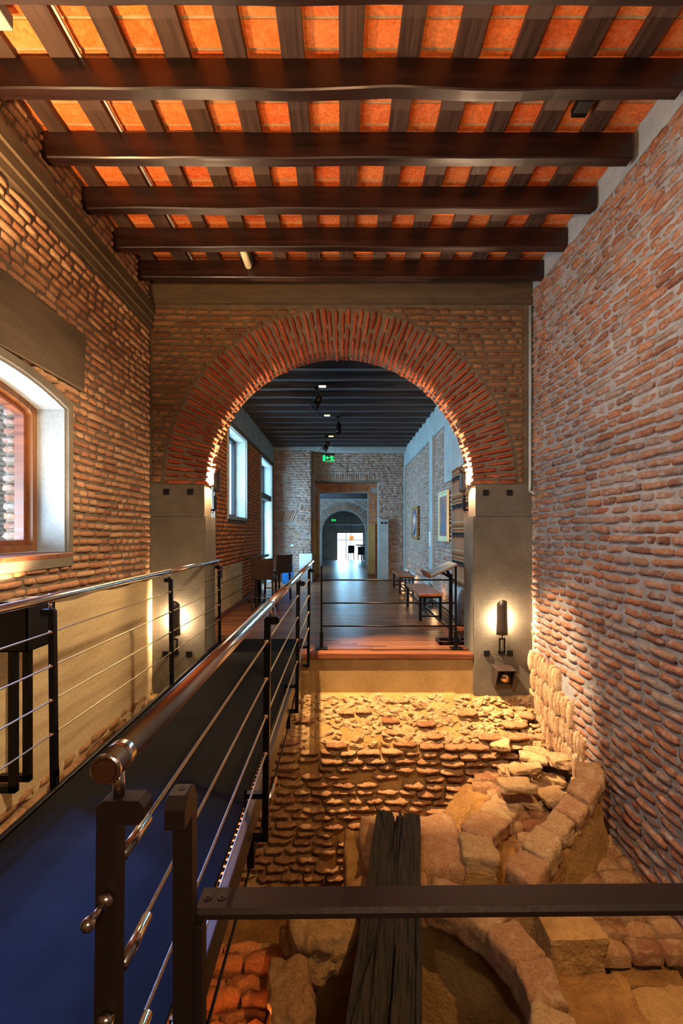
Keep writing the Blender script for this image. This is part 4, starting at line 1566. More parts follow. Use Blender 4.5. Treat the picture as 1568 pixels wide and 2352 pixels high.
wall_lamp('dark half-round wall lamp low on the right pier, above the box spotlight', (1.767, YA - 0.006, 0.222), 0, 56.0, (1.0, 0.78, 0.52))
wall_lamp('dark half-round wall lamp low on the left pier, behind the cable railing', (-1.835, YA - 0.006, 0.215), 0, 56.0, (1.0, 0.78, 0.52))
wall_lamp('small curved lamp at the left foot of the brick arch', (-1.475, 5.17, 1.80), PI / 2, 160, (1.0, 0.66, 0.36), 0.26, 0.06, 0.06)
wall_lamp('small curved lamp at the right foot of the brick arch', (1.435, 5.17, 1.80), -PI / 2, 160, (1.0, 0.66, 0.40), 0.26, 0.06, 0.06)


def plate(x, z, label, s=0.031, y=YA - 0.006):
    tag(obj('socket_box', bbox(x - s, x + s, y - 0.02, y, z - s, z + s, 0.003), 'black'), label, 'wall socket')


plate(-1.942, 1.80, 'black square plate high on the left pier, the one by the wall', y=YA + 0.004)
plate(-1.677, 1.80, 'black square plate high on the left pier, the one by the arch', y=YA + 0.004)
plate(1.602, 1.788, 'black square plate high on the right pier, the one by the arch', y=YA + 0.004)
plate(1.865, 1.788, 'black square plate high on the right pier, the one by the brick wall', y=YA + 0.004)
plate(1.610, 0.008, 'small black socket box on the right pier, arch side of the wall lamp')
plate(1.865, 0.008, 'small black socket box on the right pier, brick wall side of the lamp')
plate(-1.951, 0.0, 'small black socket box on the left pier, wall side of the lamp')
plate(-1.690, 0.0, 'small black socket box on the left pier, arch side of the lamp')

t = thing('box_spotlight', 'black box spotlight with round lens low on the right pier', 'spotlight', (1.767, YA - 0.006, -0.23))
bm = bmesh.new()
for (a, c_) in (((-0.10, -0.092), (-0.11, 0.10)), ((0.088, 0.096), (-0.11, 0.10))):
    prism(bm, [(-0.20, 0.092), (0.0, 0.10), (0.0, -0.10), (-0.10, -0.115)], lambda y, z, k, a=a: V((a[k], y, z)))
prism(bm, [(-0.20, 0.092), (0.0, 0.10), (0.0, 0.108), (-0.20, 0.10)], lambda y, z, k: V(((-0.10, 0.096)[k], y, z)))
obj('hood', bm, 'bronze_metal', t)
obj('lamp_body', bbox(-0.08, 0.08, -0.10, 0.0, -0.08, 0.085, 0.004), 'black', t)
bm = bmesh.new(); tube(bm, (0.01, -0.125, 0.0), (0.01, -0.095, 0.0), 0.052, n=26)
lr_ = obj('lens_ring', bm, 'brass', t, True)
bm = bmesh.new(); bmesh.ops.create_uvsphere(bm, u_segments=20, v_segments=12, radius=0.042, matrix=Matrix.Translation((0.01, -0.115, 0)) @ Matrix.Diagonal((1, 0.5, 1, 1)))
obj('lens', bm, 'lens', lr_, True)

# uplight box on a stand at the left wall
t = thing('uplight', 'black open-topped box uplight on two bent legs at the plastered left wall', 'lamp', (-1.93, 2.78, 0.80))
bm = bmesh.new()
for (x0, x1, y0, y1) in ((-0.10, 0.10, -0.13, -0.122), (-0.10, 0.10, 0.122, 0.13), (-0.10, -0.092, -0.13, 0.13), (0.092, 0.10, -0.13, 0.13)):
    box(bm, x0, x1, y0, y1, -0.15, 0.14)
box(bm, -0.10, 0.10, -0.13, 0.13, -0.15, -0.142)
obj('housing', bm, 'black_metal', t)
for y in (-0.1, 0.02):
    bm = bmesh.new()
    box(bm, -0.02, 0.02, y - 0.018, y + 0.018, -0.98, -0.15)
    box(bm, -0.17, 0.02, y - 0.018, y + 0.018, -0.98, -0.94)
    obj('leg', bm, 'black_metal', t)

# small information tablet at the end of the left railing
t = thing('info_tablet', 'small tilted information tablet fixed at the end of the left railing', 'sign', (-1.37, 5.40, 0.92))
bm = bmesh.new(); box(bm, -0.08, 0.09, -0.09, 0.09, -0.006, 0.006, Matrix.Rotation(-0.28, 4, 'Y'))
obj('tablet', bm, 'base_wood', t)
bm = bmesh.new(); box(bm, -0.075, -0.055, -0.05, 0.05, -0.12, 0.02)
obj('holder', bm, 'black_metal', t)

# ================================================================== THE SECOND ROOM
X2L, X2R, Y2, Z2 = -1.90, 1.83, 13.15, 3.70
OPEN = [(5.9, 6.72, 1.0, 3.1), (7.60, 9.02, 1.617, 3.14), (10.68, 12.27, 0.0, 3.11)]


def l2spans(y):
    for a, c, z0, z1 in OPEN:
        if a < y < c:
            return ([(-0.3, z0)] if z0 > 0.01 else [(-0.3, 0.0)]) + [(z1, 4.1)]
    return [(-0.3, 4.1)]


bm = bmesh.new()
strip_wall(bm, [YP - 0.1, 5.9, 6.72, 7.6, 9.02, 10.68, 12.27, Y2 + 0.3], l2spans, lambda u, nn, v_: V((X2L - nn, u, v_)), 0.0, 0.45)
w2l = setting('wall_room_left', bm, 'mortar_arch')
F2L = frame((X2L, 0, 0), (0, 1, 0), (1, 0, 0), (0, 0, 1))


def l2_iv(z):
    holes = [(a - 0.05, c + 0.05) for a, c, z0, z1 in OPEN if z0 - 0.1 < z < z1 + 0.1]
    if z < 0.8: holes.append((YP, 8.65))
    if z > 3.2: return []
    return sub_intervals(6.3, Y2 - 0.4, holes)


it = courses(F2L, 0.1, 3.25, 0.07, l2_iv, (0.13, 0.13, 0.25), 0.018, 0.018, (0.008, 0.02), 0.003, 0.02, 111)
emit(it, w2l, 'brick_warm', 'old', seed=112)
bm = bmesh.new(); box(bm, X2L, X2L + 0.022, YP, Y2 - 0.4, 3.26, 3.72); setting('trim_7', bm, 'plaster_grey')
# large plaster blocks under the bricks
t = w2l
for k, (y0, y1, z0, z1) in enumerate(((5.5, 7.3, 0.55, 0.81), (7.31, 8.65, 0.55, 0.80), (5.5, 6.9, 0.28, 0.54), (6.91, 8.1, 0.28, 0.54), (8.11, 8.65, 0.28, 0.54), (5.5, 7.6, 0.07, 0.27), (7.61, 8.65, 0.07, 0.27))):
    obj('block', bbox(X2L, X2L + 0.02, y0, y1, z0, z1 - 0.006, 0.003, 1), 'plaster_warm', t)
obj_ = setting('baseboard_left', bbox(X2L, X2L + 0.035, YP, 10.6, 0.0, 0.085, 0.003), 'base_wood')
for k, (a, c, z0, z1) in enumerate(OPEN):
    wn = bpy.data.objects.new('window_%d' % (k + 2), None); link(wn); wn['kind'] = 'structure'
    bm = bmesh.new()
    e = 0.05
    for (y0, y1, q0, q1) in ((a - e, a, z0 - e, z1 + e), (c, c + e, z0 - e, z1 + e), (a, c, z1, z1 + e)) + (((a, c, z0 - e, z0),) if z0 > 0.1 else ()):
        box(bm, X2L - 0.02, X2L + 0.03, y0, y1, max(0, q0), q1)
    obj('window_surround', bm, 'plaster_grey', wn)
    bm = bmesh.new()
    box(bm, X2L - 0.45, X2L, a - 0.001, a + 0.012, z0, z1); box(bm, X2L - 0.45, X2L, c - 0.012, c + 0.001, z0, z1)
    box(bm, X2L - 0.45, X2L, a, c, z1 - 0.012, z1 + 0.001)
    if z0 > 0.1: box(bm, X2L - 0.45, X2L, a, c, z0 - 0.001, z0 + 0.012)
    obj('window_reveal', bm, 'plaster_grey', wn)
    bm = bmesh.new()
    f0, f1 = X2L - 0.27, X2L - 0.20
    for (y0, y1, q0, q1) in ((a + 0.012, a + 0.07, z0, z1 - 0.012), (c - 0.07, c - 0.012, z0, z1 - 0.012), (a, c, z1 - 0.07, z1 - 0.012), (a, c, z0 + 0.012, z0 + 0.07), ((a + c) / 2 - 0.03, (a + c) / 2 + 0.03, z0, z1)):
        box(bm, f0, f1, y0 + 0.001, y1 - 0.001, q0 + 0.001, q1 - 0.001)
    if k == 2: box(bm, f0, f1 + 0.05, a + 0.02, c - 0.02, 2.15, 2.27)
    obj('window_frame', bm, 'black_metal', wn)
    bm = bmesh.new(); box(bm, X2L - 0.24, X2L - 0.234, a + 0.05, c - 0.05, z0 + 0.05, z1 - 0.05)
    obj('window_pane', bm, 'glass', wn)
tag(obj('roller_box', bbox(X2L - 0.2, X2L + 0.02, 10.75, 12.2, 2.16, 2.30, 0.01), 'black_metal'), 'dark roller blind box across the tall glazed door on the left', 'blind')

# right wall of the second room
bm = bmesh.new(); box(bm, X2R, X2R + 0.3, YP - 0.1, Y2 + 0.3, -0.3, 4.1)
w2r = setting('wall_room_right', bm, 'mortar_room')
F2R = frame((X2R, 0, 0), (0, 1, 0), (-1, 0, 0), (0, 0, 1))
it = courses(F2R, 0.12, 3.2, 0.072, lambda z: [(7.4, 8.90), (9.28, 12.95)], (0.24, 0.13, 0.2), 0.02, 0.02, (0.01, 0.03), 0.004, 0.04, 121)
emit(it, w2r, 'brick_room', 'worn', seed=122)
bm = bmesh.new(); box(bm, X2R - 0.03, X2R, YP, Y2, 3.22, 3.74)
setting('trim_8', bm, 'plaster_grey')
bm = bmesh.new(); box(bm, X2R - 0.05, X2R, 8.93, 9.25, 0.0, 3.25); setting('column_room', bm, 'plaster_grey')
bm = bmesh.new(); box(bm, X2R - 0.04, X2R, 12.95, Y2, 0.0, 3.25); setting('column_corner', bm, 'plaster_grey')
bm = bmesh.new(); box(bm, X2R - 0.04, X2R, YP, 7.38, 0.0, 3.25); box(bm, X2R - 0.038, X2R, 7.38, 7.95, 2.2, 3.25)
setting('column_near', bm, 'plaster_grey')
bm = bmesh.new()
prism(bm, [(0.0, 0.0), (-0.10, 0.0), (-0.10, 0.16), (-0.05, 0.34), (0.0, 0.36)], lambda a, z, k: V((X2R + a, (9.3, 12.9)[k], z)))
setting('baseboard_right', bm, 'plaster_grey')
t = thing('floor_light_trough', 'long dark floor trough with metal edges along the right wall', 'light trough', (X2R - 0.2, 8, 0))
bm = bmesh.new(); box(bm, -0.14, 0.19, -2.3, 4.6, 0.0, 0.02); obj('trough', bm, 'black_metal', t)
for xx in (-0.14, 0.0, 0.10):
    bm = bmesh.new(); box(bm, xx, xx + 0.012, -2.3, 4.6, 0.02, 0.032); obj('edge', bm, 'steel', t)

# far wall of the second room with the doorway
def w2spans(x):
    if -0.78 < x < 1.057:
        return [(2.835, 4.1)]
    return [(-0.3, 4.1)]


bm = bmesh.new()
strip_wall(bm, [X2L, -0.78, 1.057, X2R], w2spans, lambda u, nn, v_: V((u, Y2 + nn, v_)), 0.0, 0.3)
wf = setting('wall_far', bm, 'mortar_room')
F2 = frame((0, Y2, 0), (1, 0, 0), (0, -1, 0), (0, 0, 1))


def f2_iv(z):
    if z < 2.835: return [(1.06, X2R - 0.02)]
    if z < 3.05: return [(1.0, X2R - 0.02)]
    return [(-0.85, X2R - 0.02)]


it = courses(F2, 0.1, 3.62, 0.072, f2_iv, (0.25, 0.2, 0.13), 0.02, 0.018, (0.01, 0.028), 0.004, 0.03, 131)
for i in range(26):
    it.append(F2 @ Matrix.Translation((-0.68 + i * 0.064, -0.01, 2.94)) @ Matrix.Diagonal((0.045, 0.06, 0.17, 1)))
emit(it, wf, 'brick_room', 'worn', limit=200, seed=132)
# nearer left part of the far wall
bm = bmesh.new(); box(bm, X2L, -0.86, 12.72, Y2, 0, 4.1)
wf2 = setting('wall_far_left', bm, 'mortar_room')
F3 = frame((0, 12.72, 0), (1, 0, 0), (0, -1, 0), (0, 0, 1))
it = courses(F3, 0.1, 3.62, 0.072, lambda z: sub_intervals(X2L + 0.02, -0.86, [(X2L, -1.3)] if 1.55 < z < 2.0 else []), (0.25, 0.2, 0.13), 0.02, 0.018, (0.01, 0.028), 0.004, 0.03, 133)
for i in range(9):
    it.append(F3 @ Matrix.Translation((-1.82 + i * 0.062, -0.01, 1.78)) @ Matrix.Rotation(0.42, 4, 'Y') @ Matrix.Diagonal((0.045, 0.07, 0.36, 1)))
F4 = frame((-0.86, 0, 0), (0, 1, 0), (1, 0, 0), (0, 0, 1))
it += courses(F4, 0.1, 3.62, 0.072, lambda z: [(12.72, Y2)], (0.22, 0.13), 0.02, 0.018, (0.01, 0.03), 0.004, 0.03, 134)
emit(it, wf2, 'brick_room', 'worn', limit=200, seed=135)
bm = bmesh.new(); box(bm, X2L, X2R, 12.70, Y2, 3.62, 3.74); setting('trim_9', bm, 'plaster_grey')
bm = bmesh.new(); box(bm, -0.80, 1.07, Y2 - 0.01, Y2 + 0.31, 2.80, 2.845); setting('trim_10', bm, 'plaster')
bm = bmesh.new(); box(bm, 1.06, 1.34, Y2 - 0.14, Y2 + 0.2, 0.0, 1.715); cl = setting('column_doorway', bm, 'plaster_grey')
bm = bmesh.new(); box(bm, -0.86, -0.76, Y2 - 0.04, Y2 + 0.2, 0.0, 1.715); setting('column_doorway', bm, 'plaster_beige')
plate(1.15, 1.61, 'black square plate at the top of the grey pier in the far doorway, left one', 0.03, Y2 - 0.14)
plate(1.26, 1.61, 'black square plate at the top of the grey pier in the far doorway, right one', 0.03, Y2 - 0.14)

# third wall, just behind
Y3 = 13.8
bm = bmesh.new()
strip_wall(bm, [-1.5, -0.67, 0.805, 1.7], lambda x: [(2.54, 3.6)] if -0.67 < x < 0.805 else [(-0.3, 3.6)], lambda u, nn, v_: V((u, Y3 + nn, v_)), 0.0, 0.3)
w3 = setting('wall_third', bm, 'mortar_room')
F5 = frame((0, Y3, 0), (1, 0, 0), (0, -1, 0), (0, 0, 1))
it = courses(F5, 0.1, 2.95, 0.072, lambda z: [(-0.86, -0.68), (0.81, 1.12)] if z < 2.56 else ([(-0.86, 1.12)] if z > 2.7 else []), (0.25, 0.13), 0.02, 0.018, (0.01, 0.028), 0.004, 0.03, 141)
for i in range(25):
    it.append(F5 @ Matrix.Translation((-0.66 + i * 0.062, -0.01, 2.64)) @ Matrix.Diagonal((0.044, 0.06, 0.14, 1)))
emit(it, w3, 'brick_warm', 'worn', limit=120, seed=142)
for x0, x1 in ((-0.79, -0.665), (0.80, 1.01)):
    bm = bmesh.new(); box(bm, x0, x1, Y3 - 0.1, Y3 + 0.2, 0.09, 1.60)
    o = setting('column_inner', bm, 'plaster_beige')
    bm = bmesh.new(); box(bm, x0 - 0.005, x1 + 0.005, Y3 - 0.11, Y3 + 0.2, 0.0, 0.09)
    obj('plinth', bm, 'base_wood', o)
bm = bmesh.new(); box(bm, -0.9, 1.1, Y2 + 0.3, Y3, 2.93, 3.1); setting('ceiling_passage', bm, 'dark_ceiling')

# fourth wall with the smaller arch
Y4 = 18.3
AC, AZ, AR, ARO = 0.09, 1.335, 0.89, 1.24
bm = bmesh.new()
us = [-2.0] + [AC - AR * math.cos(PI * i / 32) for i in range(33)] + [2.2]
strip_wall(bm, us, lambda x: [(AZ + math.sqrt(max(0, AR ** 2 - (x - AC) ** 2)), 3.2)] if abs(x - AC) < AR else [(-0.6, 3.2)], lambda u, nn, v_: V((u, Y4 + nn, v_)), 0.0, 0.7)
w4 = setting('wall_fourth', bm, 'mortar_room')
it = []
for i in range(70):
    t_ = PI * (i + 0.5) / 70
    rad = V((-math.cos(t_), 0, math.sin(t_))); tan = V((math.sin(t_), 0, math.cos(t_)))
    it.append(frame(V((AC, Y4 - 0.0, AZ)) + rad * (AR + ARO) / 2, rad * (ARO - AR - 0.02), V((0, -0.06, 0)), tan * 0.034))
it += courses(frame((0, Y4, 0), (1, 0, 0), (0, -1, 0), (0, 0, 1)), 1.35, 2.62, 0.07, lambda z: sub_intervals(-1.0, 1.2, [(AC - math.sqrt(max(0, (ARO + .02) ** 2 - (z - AZ) ** 2)), AC + math.sqrt(max(0, (ARO + .02) ** 2 - (z - AZ) ** 2)))] if z - AZ < ARO else []), (0.25, 0.13), 0.02, 0.018, (0.01, 0.028), 0.004, 0.03, 151)
emit(it, w4, 'brick_room', 'worn', limit=80, seed=152)
bm = bmesh.new(); box(bm, -2.0, 2.2, Y3 + 0.3, Y4, 2.86, 3.1); setting('ceiling_third_room', bm, 'dark_ceiling')
for k in range(8):
    bm = bmesh.new(); box(bm, -1.6, 2.0, 14.5 + k * 0.5, 14.62 + k * 0.5, 2.68, 2.86)
    o = obj('ceiling_beam', bm, 'dark_beam'); o['kind'] = 'structure'
bm = bmesh.new(); box(bm, -2.0, -1.75, Y3, Y4, -0.3, 3.1); setting('wall_third_left', bm, 'mortar_room')
bm = bmesh.new(); box(bm, 1.95, 2.2, Y3, Y4, -0.3, 3.1); setting('wall_third_right', bm, 'mortar_room')

# last room, dark, with the bright glazed door to the street
ZF = -0.45
bm = bmesh.new(); box(bm, -2.5, 2.8, 19.0, 28.2, ZF - 0.2, ZF); setting('floor_far', bm, 'floor_wood')
bm = bmesh.new(); box(bm, -2.5, 2.8, 19.0, 28.2, 3.0, 3.2); setting('ceiling_last_room', bm, 'dark_ceiling')
bm = bmesh.new(); box(bm, -2.6, -1.35, 19.0, 28.2, ZF, 3.0); setting('wall_last_left', bm, 'plaster_grey')
bm = bmesh.new(); box(bm, 1.55, 2.8, 19.0, 28.2, ZF, 3.0); setting('wall_last_right', bm, 'plaster_grey')
DX0, DX1 = -0.29, 1.34
bm = bmesh.new()
strip_wall(bm, [-2.5, DX0, DX1, 2.8], lambda x: [(1.32, 3.0)] if DX0 < x < DX1 else [(ZF, 3.0)], lambda u, nn, v_: V((u, 28 + nn, v_)), 0.0, 0.25)
setting('wall_street', bm, 'plaster_grey')
bm = bmesh.new(); box(bm, -1.3, 1.5, 24.0, 24.15, 1.72, 1.78)
tag(obj('cross_beam', bm, 'white_panel'), 'thin pale rail across the dark last room', 'rail')
dr = bpy.data.objects.new('door_1', None); link(dr); dr['kind'] = 'structure'
bm = bmesh.new()
for x in (DX0, DX0 + 0.55, DX0 + 0.84, DX1 - 0.03):
    box(bm, x, x + 0.035, 28.0, 28.06, ZF, 1.32)
for z in (ZF, 0.84, 1.29):
    box(bm, DX0, DX1, 28.0, 28.06, z, z + 0.035)
obj('door_frame', bm, 'black_metal', dr)
bm = bmesh.new()
for i in range(17):
    x = DX0 + 0.05 + i * 0.094
    box(bm, x, x + 0.012, 28.08, 28.092, 0.2, 1.3)
for i in range(12):
    z = 0.2 + i * 0.094
    box(bm, DX0, DX1, 28.08, 28.092, z, z + 0.012)
obj('door_grille', bm, 'black_metal', dr)
bm = bmesh.new(); box(bm, DX0, DX1, 28.03, 28.036, ZF, 1.3); obj('door_pane', bm, 'glass', dr)

# ---- second room ceiling
bm = bmesh.new(); box(bm, X2L - 0.3, X2R + 0.3, YB, Y2 + 0.3, 3.88, 4.3); setting('ceiling_room', bm, 'dark_ceiling')
for k in range(16):
    y0 = 5.62 + 0.457 * k
    bm = bmesh.new()
    N_ = 16
    sec = []
    for i in range(N_ + 1):
        x = X2L + (X2R - X2L) * i / N_
        wz = 0.012 * noise.noise(V((x * 1.5, k * 4.4, 0)))
        sec.append([bm.verts.new((x, y, z)) for y, z in ((y0, 3.70 + wz), (y0, 3.88), (y0 + 0.10, 3.88), (y0 + 0.10, 3.70 + wz))])
    for A, B in zip(sec[:-1], sec[1:]):
        for a in range(4):
            c_ = (a + 1) % 4
            bm.faces.new((A[a], A[c_], B[c_], B[a]))
    bmesh.ops.recalc_face_normals(bm, faces=bm.faces)
    o = obj('ceiling_beam', bm, 'dark_beam'); o['kind'] = 'structure'

# small lit ceiling lamps and track spots
for px, py, lab in ((740, 886, 'small lit ceiling lamp nearest the arch'), (751, 953, 'small lit ceiling lamp, second from the arch'), (760, 1001, 'small lit ceiling lamp, third from the arch'), (767, 1035, 'small lit ceiling lamp nearest the exit sign')):
    y = FPX * (3.69 - 1.35) / (1222 - py); x = (px - 784) * y / FPX
    t = thing('ceiling_lamp', lab, 'lamp', (x, y, 3.69))
    obj('housing', bbox(-0.075, 0.075, -0.06, 0.06, -0.01, 0.012, 0.003), 'black', t)
    bm = bmesh.new(); box(bm, -0.055, 0.055, -0.045, 0.045, -0.014, -0.0095)
    obj('diffuser', bm, 'lamp_glow', t)
rng = random.Random(160)
for px, py, lab, rz in ((728, 925, 'black track spotlight hanging nearest the arch', 0.35), (776, 985, 'black track spotlight facing the camera, second from the arch', 0.1), (749, 1025, 'black track spotlight above the exit sign', 0.5)):
    y = FPX * (3.45 - 1.35) / (1222 - py); x = (px - 784) * y / FPX
    t = thing('track_spotlight', lab, 'spotlight', (x, y, 3.45))
    bm = bmesh.new(); tube(bm, (0, 0, 0.08), (0, 0, 0.26), 0.012, n=8); box(bm, -0.04, 0.04, -0.05, 0.05, 0.2, 0.25)
    obj('bracket', bm, 'black_metal', t)
    R = Matrix.Rotation(rz, 4, 'Y')
    bm = bmesh.new(); tube(bm, R @ V((0, 0.03, 0.1)), R @ V((0.02, -0.12, -0.10)), 0.05, 0.058, n=18)
    obj('lamp_head', bm, 'black_metal', t, True)
    bm = bmesh.new()
    for s_ in (-1, 1):
        box(bm, s_ * 0.07 - 0.004, s_ * 0.07 + 0.004, -0.15, -0.03, -0.22, -0.02, R)
    obj('barn_door', bm, 'shade', t)
    bm = bmesh.new(); path(bm, [(0.0, 0, 0.22), (-0.07, 0, 0.15), (-0.06, 0.02, 0.05), (0, 0.03, 0.04)], 0.004, 6)
    obj('cord', bm, 'black', t, True)

# exit signs (a running figure, an arrow and a door, in green light)
def exit_sign(label, x, y, z, s, top):
    t = thing('exit_sign', label, 'sign', (x, y, z))
    bm = bmesh.new(); box(bm, -0.17 * s, 0.17 * s, -0.02 * s, 0.02 * s, 0.075 * s, 0.115 * s)
    box(bm, -0.168 * s, -0.162 * s, -0.004, 0.004, 0.1 * s, top - z); box(bm, 0.162 * s, 0.168 * s, -0.004, 0.004, 0.1 * s, top - z)
    obj('holder', bm, 'black_metal', t)
    bm = bmesh.new(); box(bm, -0.16 * s, 0.16 * s, -0.002, 0.002, -0.09 * s, 0.075 * s)
    obj('sign_panel', bm, 'glass', t)
    bm = bmesh.new()
    yy0, yy1 = -0.012, -0.004
    box(bm, -0.155 * s, -0.095 * s, yy0, yy1, -0.085 * s, 0.07 * s)          # door
    box(bm, -0.03 * s, 0.02 * s, yy0, yy1, -0.012 * s, 0.012 * s)             # arrow shaft
    prism(bm, [(-0.085, 0.0), (-0.03, 0.045), (-0.03, -0.045)], lambda a, c, k: V((a * s, (yy0, yy1)[k], c * s)))
    # runner: head, trunk, arms and legs
    for (x0, z0, x1, z1, w_) in ((0.075, 0.03, 0.09, -0.02, 0.026), (0.09, -0.02, 0.06, -0.05, 0.018), (0.06, -0.05, 0.075, -0.085, 0.016), (0.09, -0.02, 0.125, -0.045, 0.018), (0.125, -0.045, 0.155, -0.075, 0.016), (0.075, 0.025, 0.04, 0.01, 0.014), (0.08, 0.025, 0.12, 0.035, 0.014), (0.12, 0.035, 0.14, 0.005, 0.012), (0.066, 0.058, 0.067, 0.036, 0.026)):
        bar(bm, (x0 * s, (yy0 + yy1) / 2, z0 * s), (x1 * s, (yy0 + yy1) / 2, z1 * s), w_ * s, 0.008)
    box(bm, -0.08 * s, 0.158 * s, yy0, yy1, -0.09 * s, -0.084 * s)
    obj('pictogram', bm, 'green_glow', t)


exit_sign('hanging green lit exit sign with running figure, in front of the far brick wall', -0.35, 12.4, 3.37, 1.0, 3.88)
exit_sign('smaller green lit exit sign seen deep inside through the far arch', -0.36, 21.5, 1.92, 0.62, 3.0)

# ---- paintings, tapestry
def picture(name, label, cat, y0, y1, z0, z1, fmat, pmat, fw, mat_w):
    t = thing(name, label, cat, (X2R - 0.035, (y0 + y1) / 2, (z0 + z1) / 2))
    hy, hz = (y1 - y0) / 2, (z1 - z0) / 2
    bm = bmesh.new()
    for (a, c, d_, e) in ((-hy, hy, hz - fw, hz), (-hy, hy, -hz, -hz + fw), (-hy, -hy + fw, -hz + fw, hz - fw), (hy - fw, hy, -hz + fw, hz - fw)):
        box(bm, -0.035, 0.0, a, c, d_, e)
    obj('frame', bm, fmat, t)
    if mat_w:
        bm = bmesh.new(); box(bm, -0.020, -0.004, -hy + fw, hy - fw, -hz + fw, hz - fw)
        obj('mount', bm, 'frame_pale', t)
    g_ = fw + mat_w
    bm = bmesh.new(); box(bm, -0.024, -0.012, -hy + g_, hy - g_, -hz + g_, hz - g_)
    obj('canvas', bm, pmat, t)
    return t


picture('framed_painting', 'tall painting with pale mount hanging beside the woven tapestry', 'painting', 7.6, 8.3, 1.19, 2.06, 'frame_pale', 'painting_blue', 0.03, 0.06)
picture('framed_painting', 'gilt framed dark painting lit warm, between the two grey columns', 'painting', 10.6, 11.4, 1.17, 1.96, 'frame_gold', 'painting_dark', 0.07, 0.0)
bm = bmesh.new()
N_ = 14
gr = [[bm.verts.new((X2R - 0.055 + 0.010 * math.sin(i * 1.1), 6.25 + 1.07 * i / N_, 0.52 + 1.82 * j / 20)) for j in range(21)] for i in range(N_ + 1)]
for i in range(N_):
    for j in range(20):
        bm.faces.new((gr[i][j], gr[i][j + 1], gr[i + 1][j + 1], gr[i + 1][j]))
ext = bmesh.ops.solidify(bm, geom=bm.faces[:], thickness=0.008)
tag(obj('tapestry', bm, 'tapestry', None, True), 'striped brown woven tapestry hanging beside the right side of the arch', 'tapestry')
tag(obj('wall_panel', bbox(X2R - 0.075, X2R - 0.05, 9.02, 9.14, 1.08, 1.36, 0.004), 'white_panel'), 'small pale control panel on the grey column of the right wall', 'panel')

# ---- benches
def bench(label, x0, x1, y0, y1, h):
    t = thing('bench', label, 'bench', ((x0 + x1) / 2, (y0 + y1) / 2, 0), 'benches along the right wall')
    hx, hy = (x1 - x0) / 2, (y1 - y0) / 2
    obj('seat', bbox(-hx, hx, -hy, hy, h - 0.042, h, 0.007), 'bench_wood', t)
    for sx_ in (-1, 1):
        for sy_ in (-1, 1):
            cx, cy = sx_ * (hx - 0.03), sy_ * (hy - 0.03)
            obj('leg', bbox(cx - 0.02, cx + 0.02, cy - 0.02, cy + 0.02, 0, h - 0.042, 0.002), 'black_metal', t)
    for sy_ in (-1, 1):
        cy = sy_ * (hy - 0.03)
        for zz in (0.06, h - 0.07):
            obj('rail', bbox(-hx + 0.05, hx - 0.05, cy - 0.012, cy + 0.012, zz, zz + 0.025, 0.002), 'black_metal', t)
    obj('stretcher', bbox(-0.012, 0.012, -hy + 0.05, hy - 0.05, 0.06, 0.085, 0.002), 'black_metal', t)


bench('brown wooden bench with black metal legs, the one nearer the lectern', 1.165, 1.53, 6.88, 8.25, 0.416)
bench('brown wooden bench with black metal legs, the farther one', 1.24, 1.58, 9.87, 11.05, 0.41)

# floor-standing wall washers along the right wall
for y, lab in ((8.1, 'dark half-round floor lamp between the lectern and the nearer bench'), (10.7, 'dark half-round floor lamp behind the far end of the farther bench'), (12.3, 'dark half-round floor lamp in the far right corner')):
    t = thing('floor_lamp', lab, 'lamp', (1.62, y, 0.0))
    t.rotation_euler = (0, 0, -PI / 2)
    o = obj('lamp_shade', shade_bm(0.055, 0.065, 0.36), 'shade', t, True); o.location = (0, 0, 0.09)
    bm = bmesh.new(); box(bm, -0.05, 0.05, -0.06, 0.06, 0, 0.03); box(bm, -0.01, 0.01, -0.01, 0.01, 0.03, 0.12)
    obj('base', bm, 'black_metal', t)
    L = point('lamp_light', (0, 0, 0), 2.2, WARM, 0.02); L.parent = t; L.location = (0, 0.03, 0.25)

# ---- lectern
t = thing('lectern', 'black lectern with tilted reading board at the right end of the barrier', 'lectern', (1.33, 5.55, 0))
obj('pole', bbox(-0.02, 0.02, -0.02, 0.02, 0.03, 0.84, 0.003), 'black_metal', t)
bm = bmesh.new()
for (x0, x1, y0, y1) in ((-0.16, 0.13, -0.12, -0.095), (-0.16, 0.13, 0.095, 0.12), (-0.16, -0.135, -0.12, 0.12), (0.105, 0.13, -0.12, 0.12), (-0.02, 0.02, -0.12, 0.12)):
    box(bm, x0, x1, y0, y1, 0, 0.035)
obj('base', bm, 'black_metal', t)
R = Matrix.Translation((-0.12, 0.04, 0.90)) @ Matrix.Rotation(-0.42, 4, 'Y')
bm = bmesh.new(); box(bm, -0.17, 0.17, -0.2, 0.2, -0.010, 0.010, R)
obj('reading_board', bm, 'plaster_grey', t)
bm = bmesh.new(); box(bm, -0.18, 0.18, -0.21, 0.21, -0.022, -0.010, R); box(bm, -0.20, -0.175, -0.21, 0.21, -0.022, 0.05, R)
obj('board_edge', bm, 'base_wood', t)
bm = bmesh.new(); bar(bm, (0, 0, 0.80), (-0.14, 0, 0.87), 0.03, 0.03); bar(bm, (0.0, 0, 0.8), (-0.04, 0.1, 0.9), 0.03, 0.03)
obj('bracket', bm, 'black_metal', t)

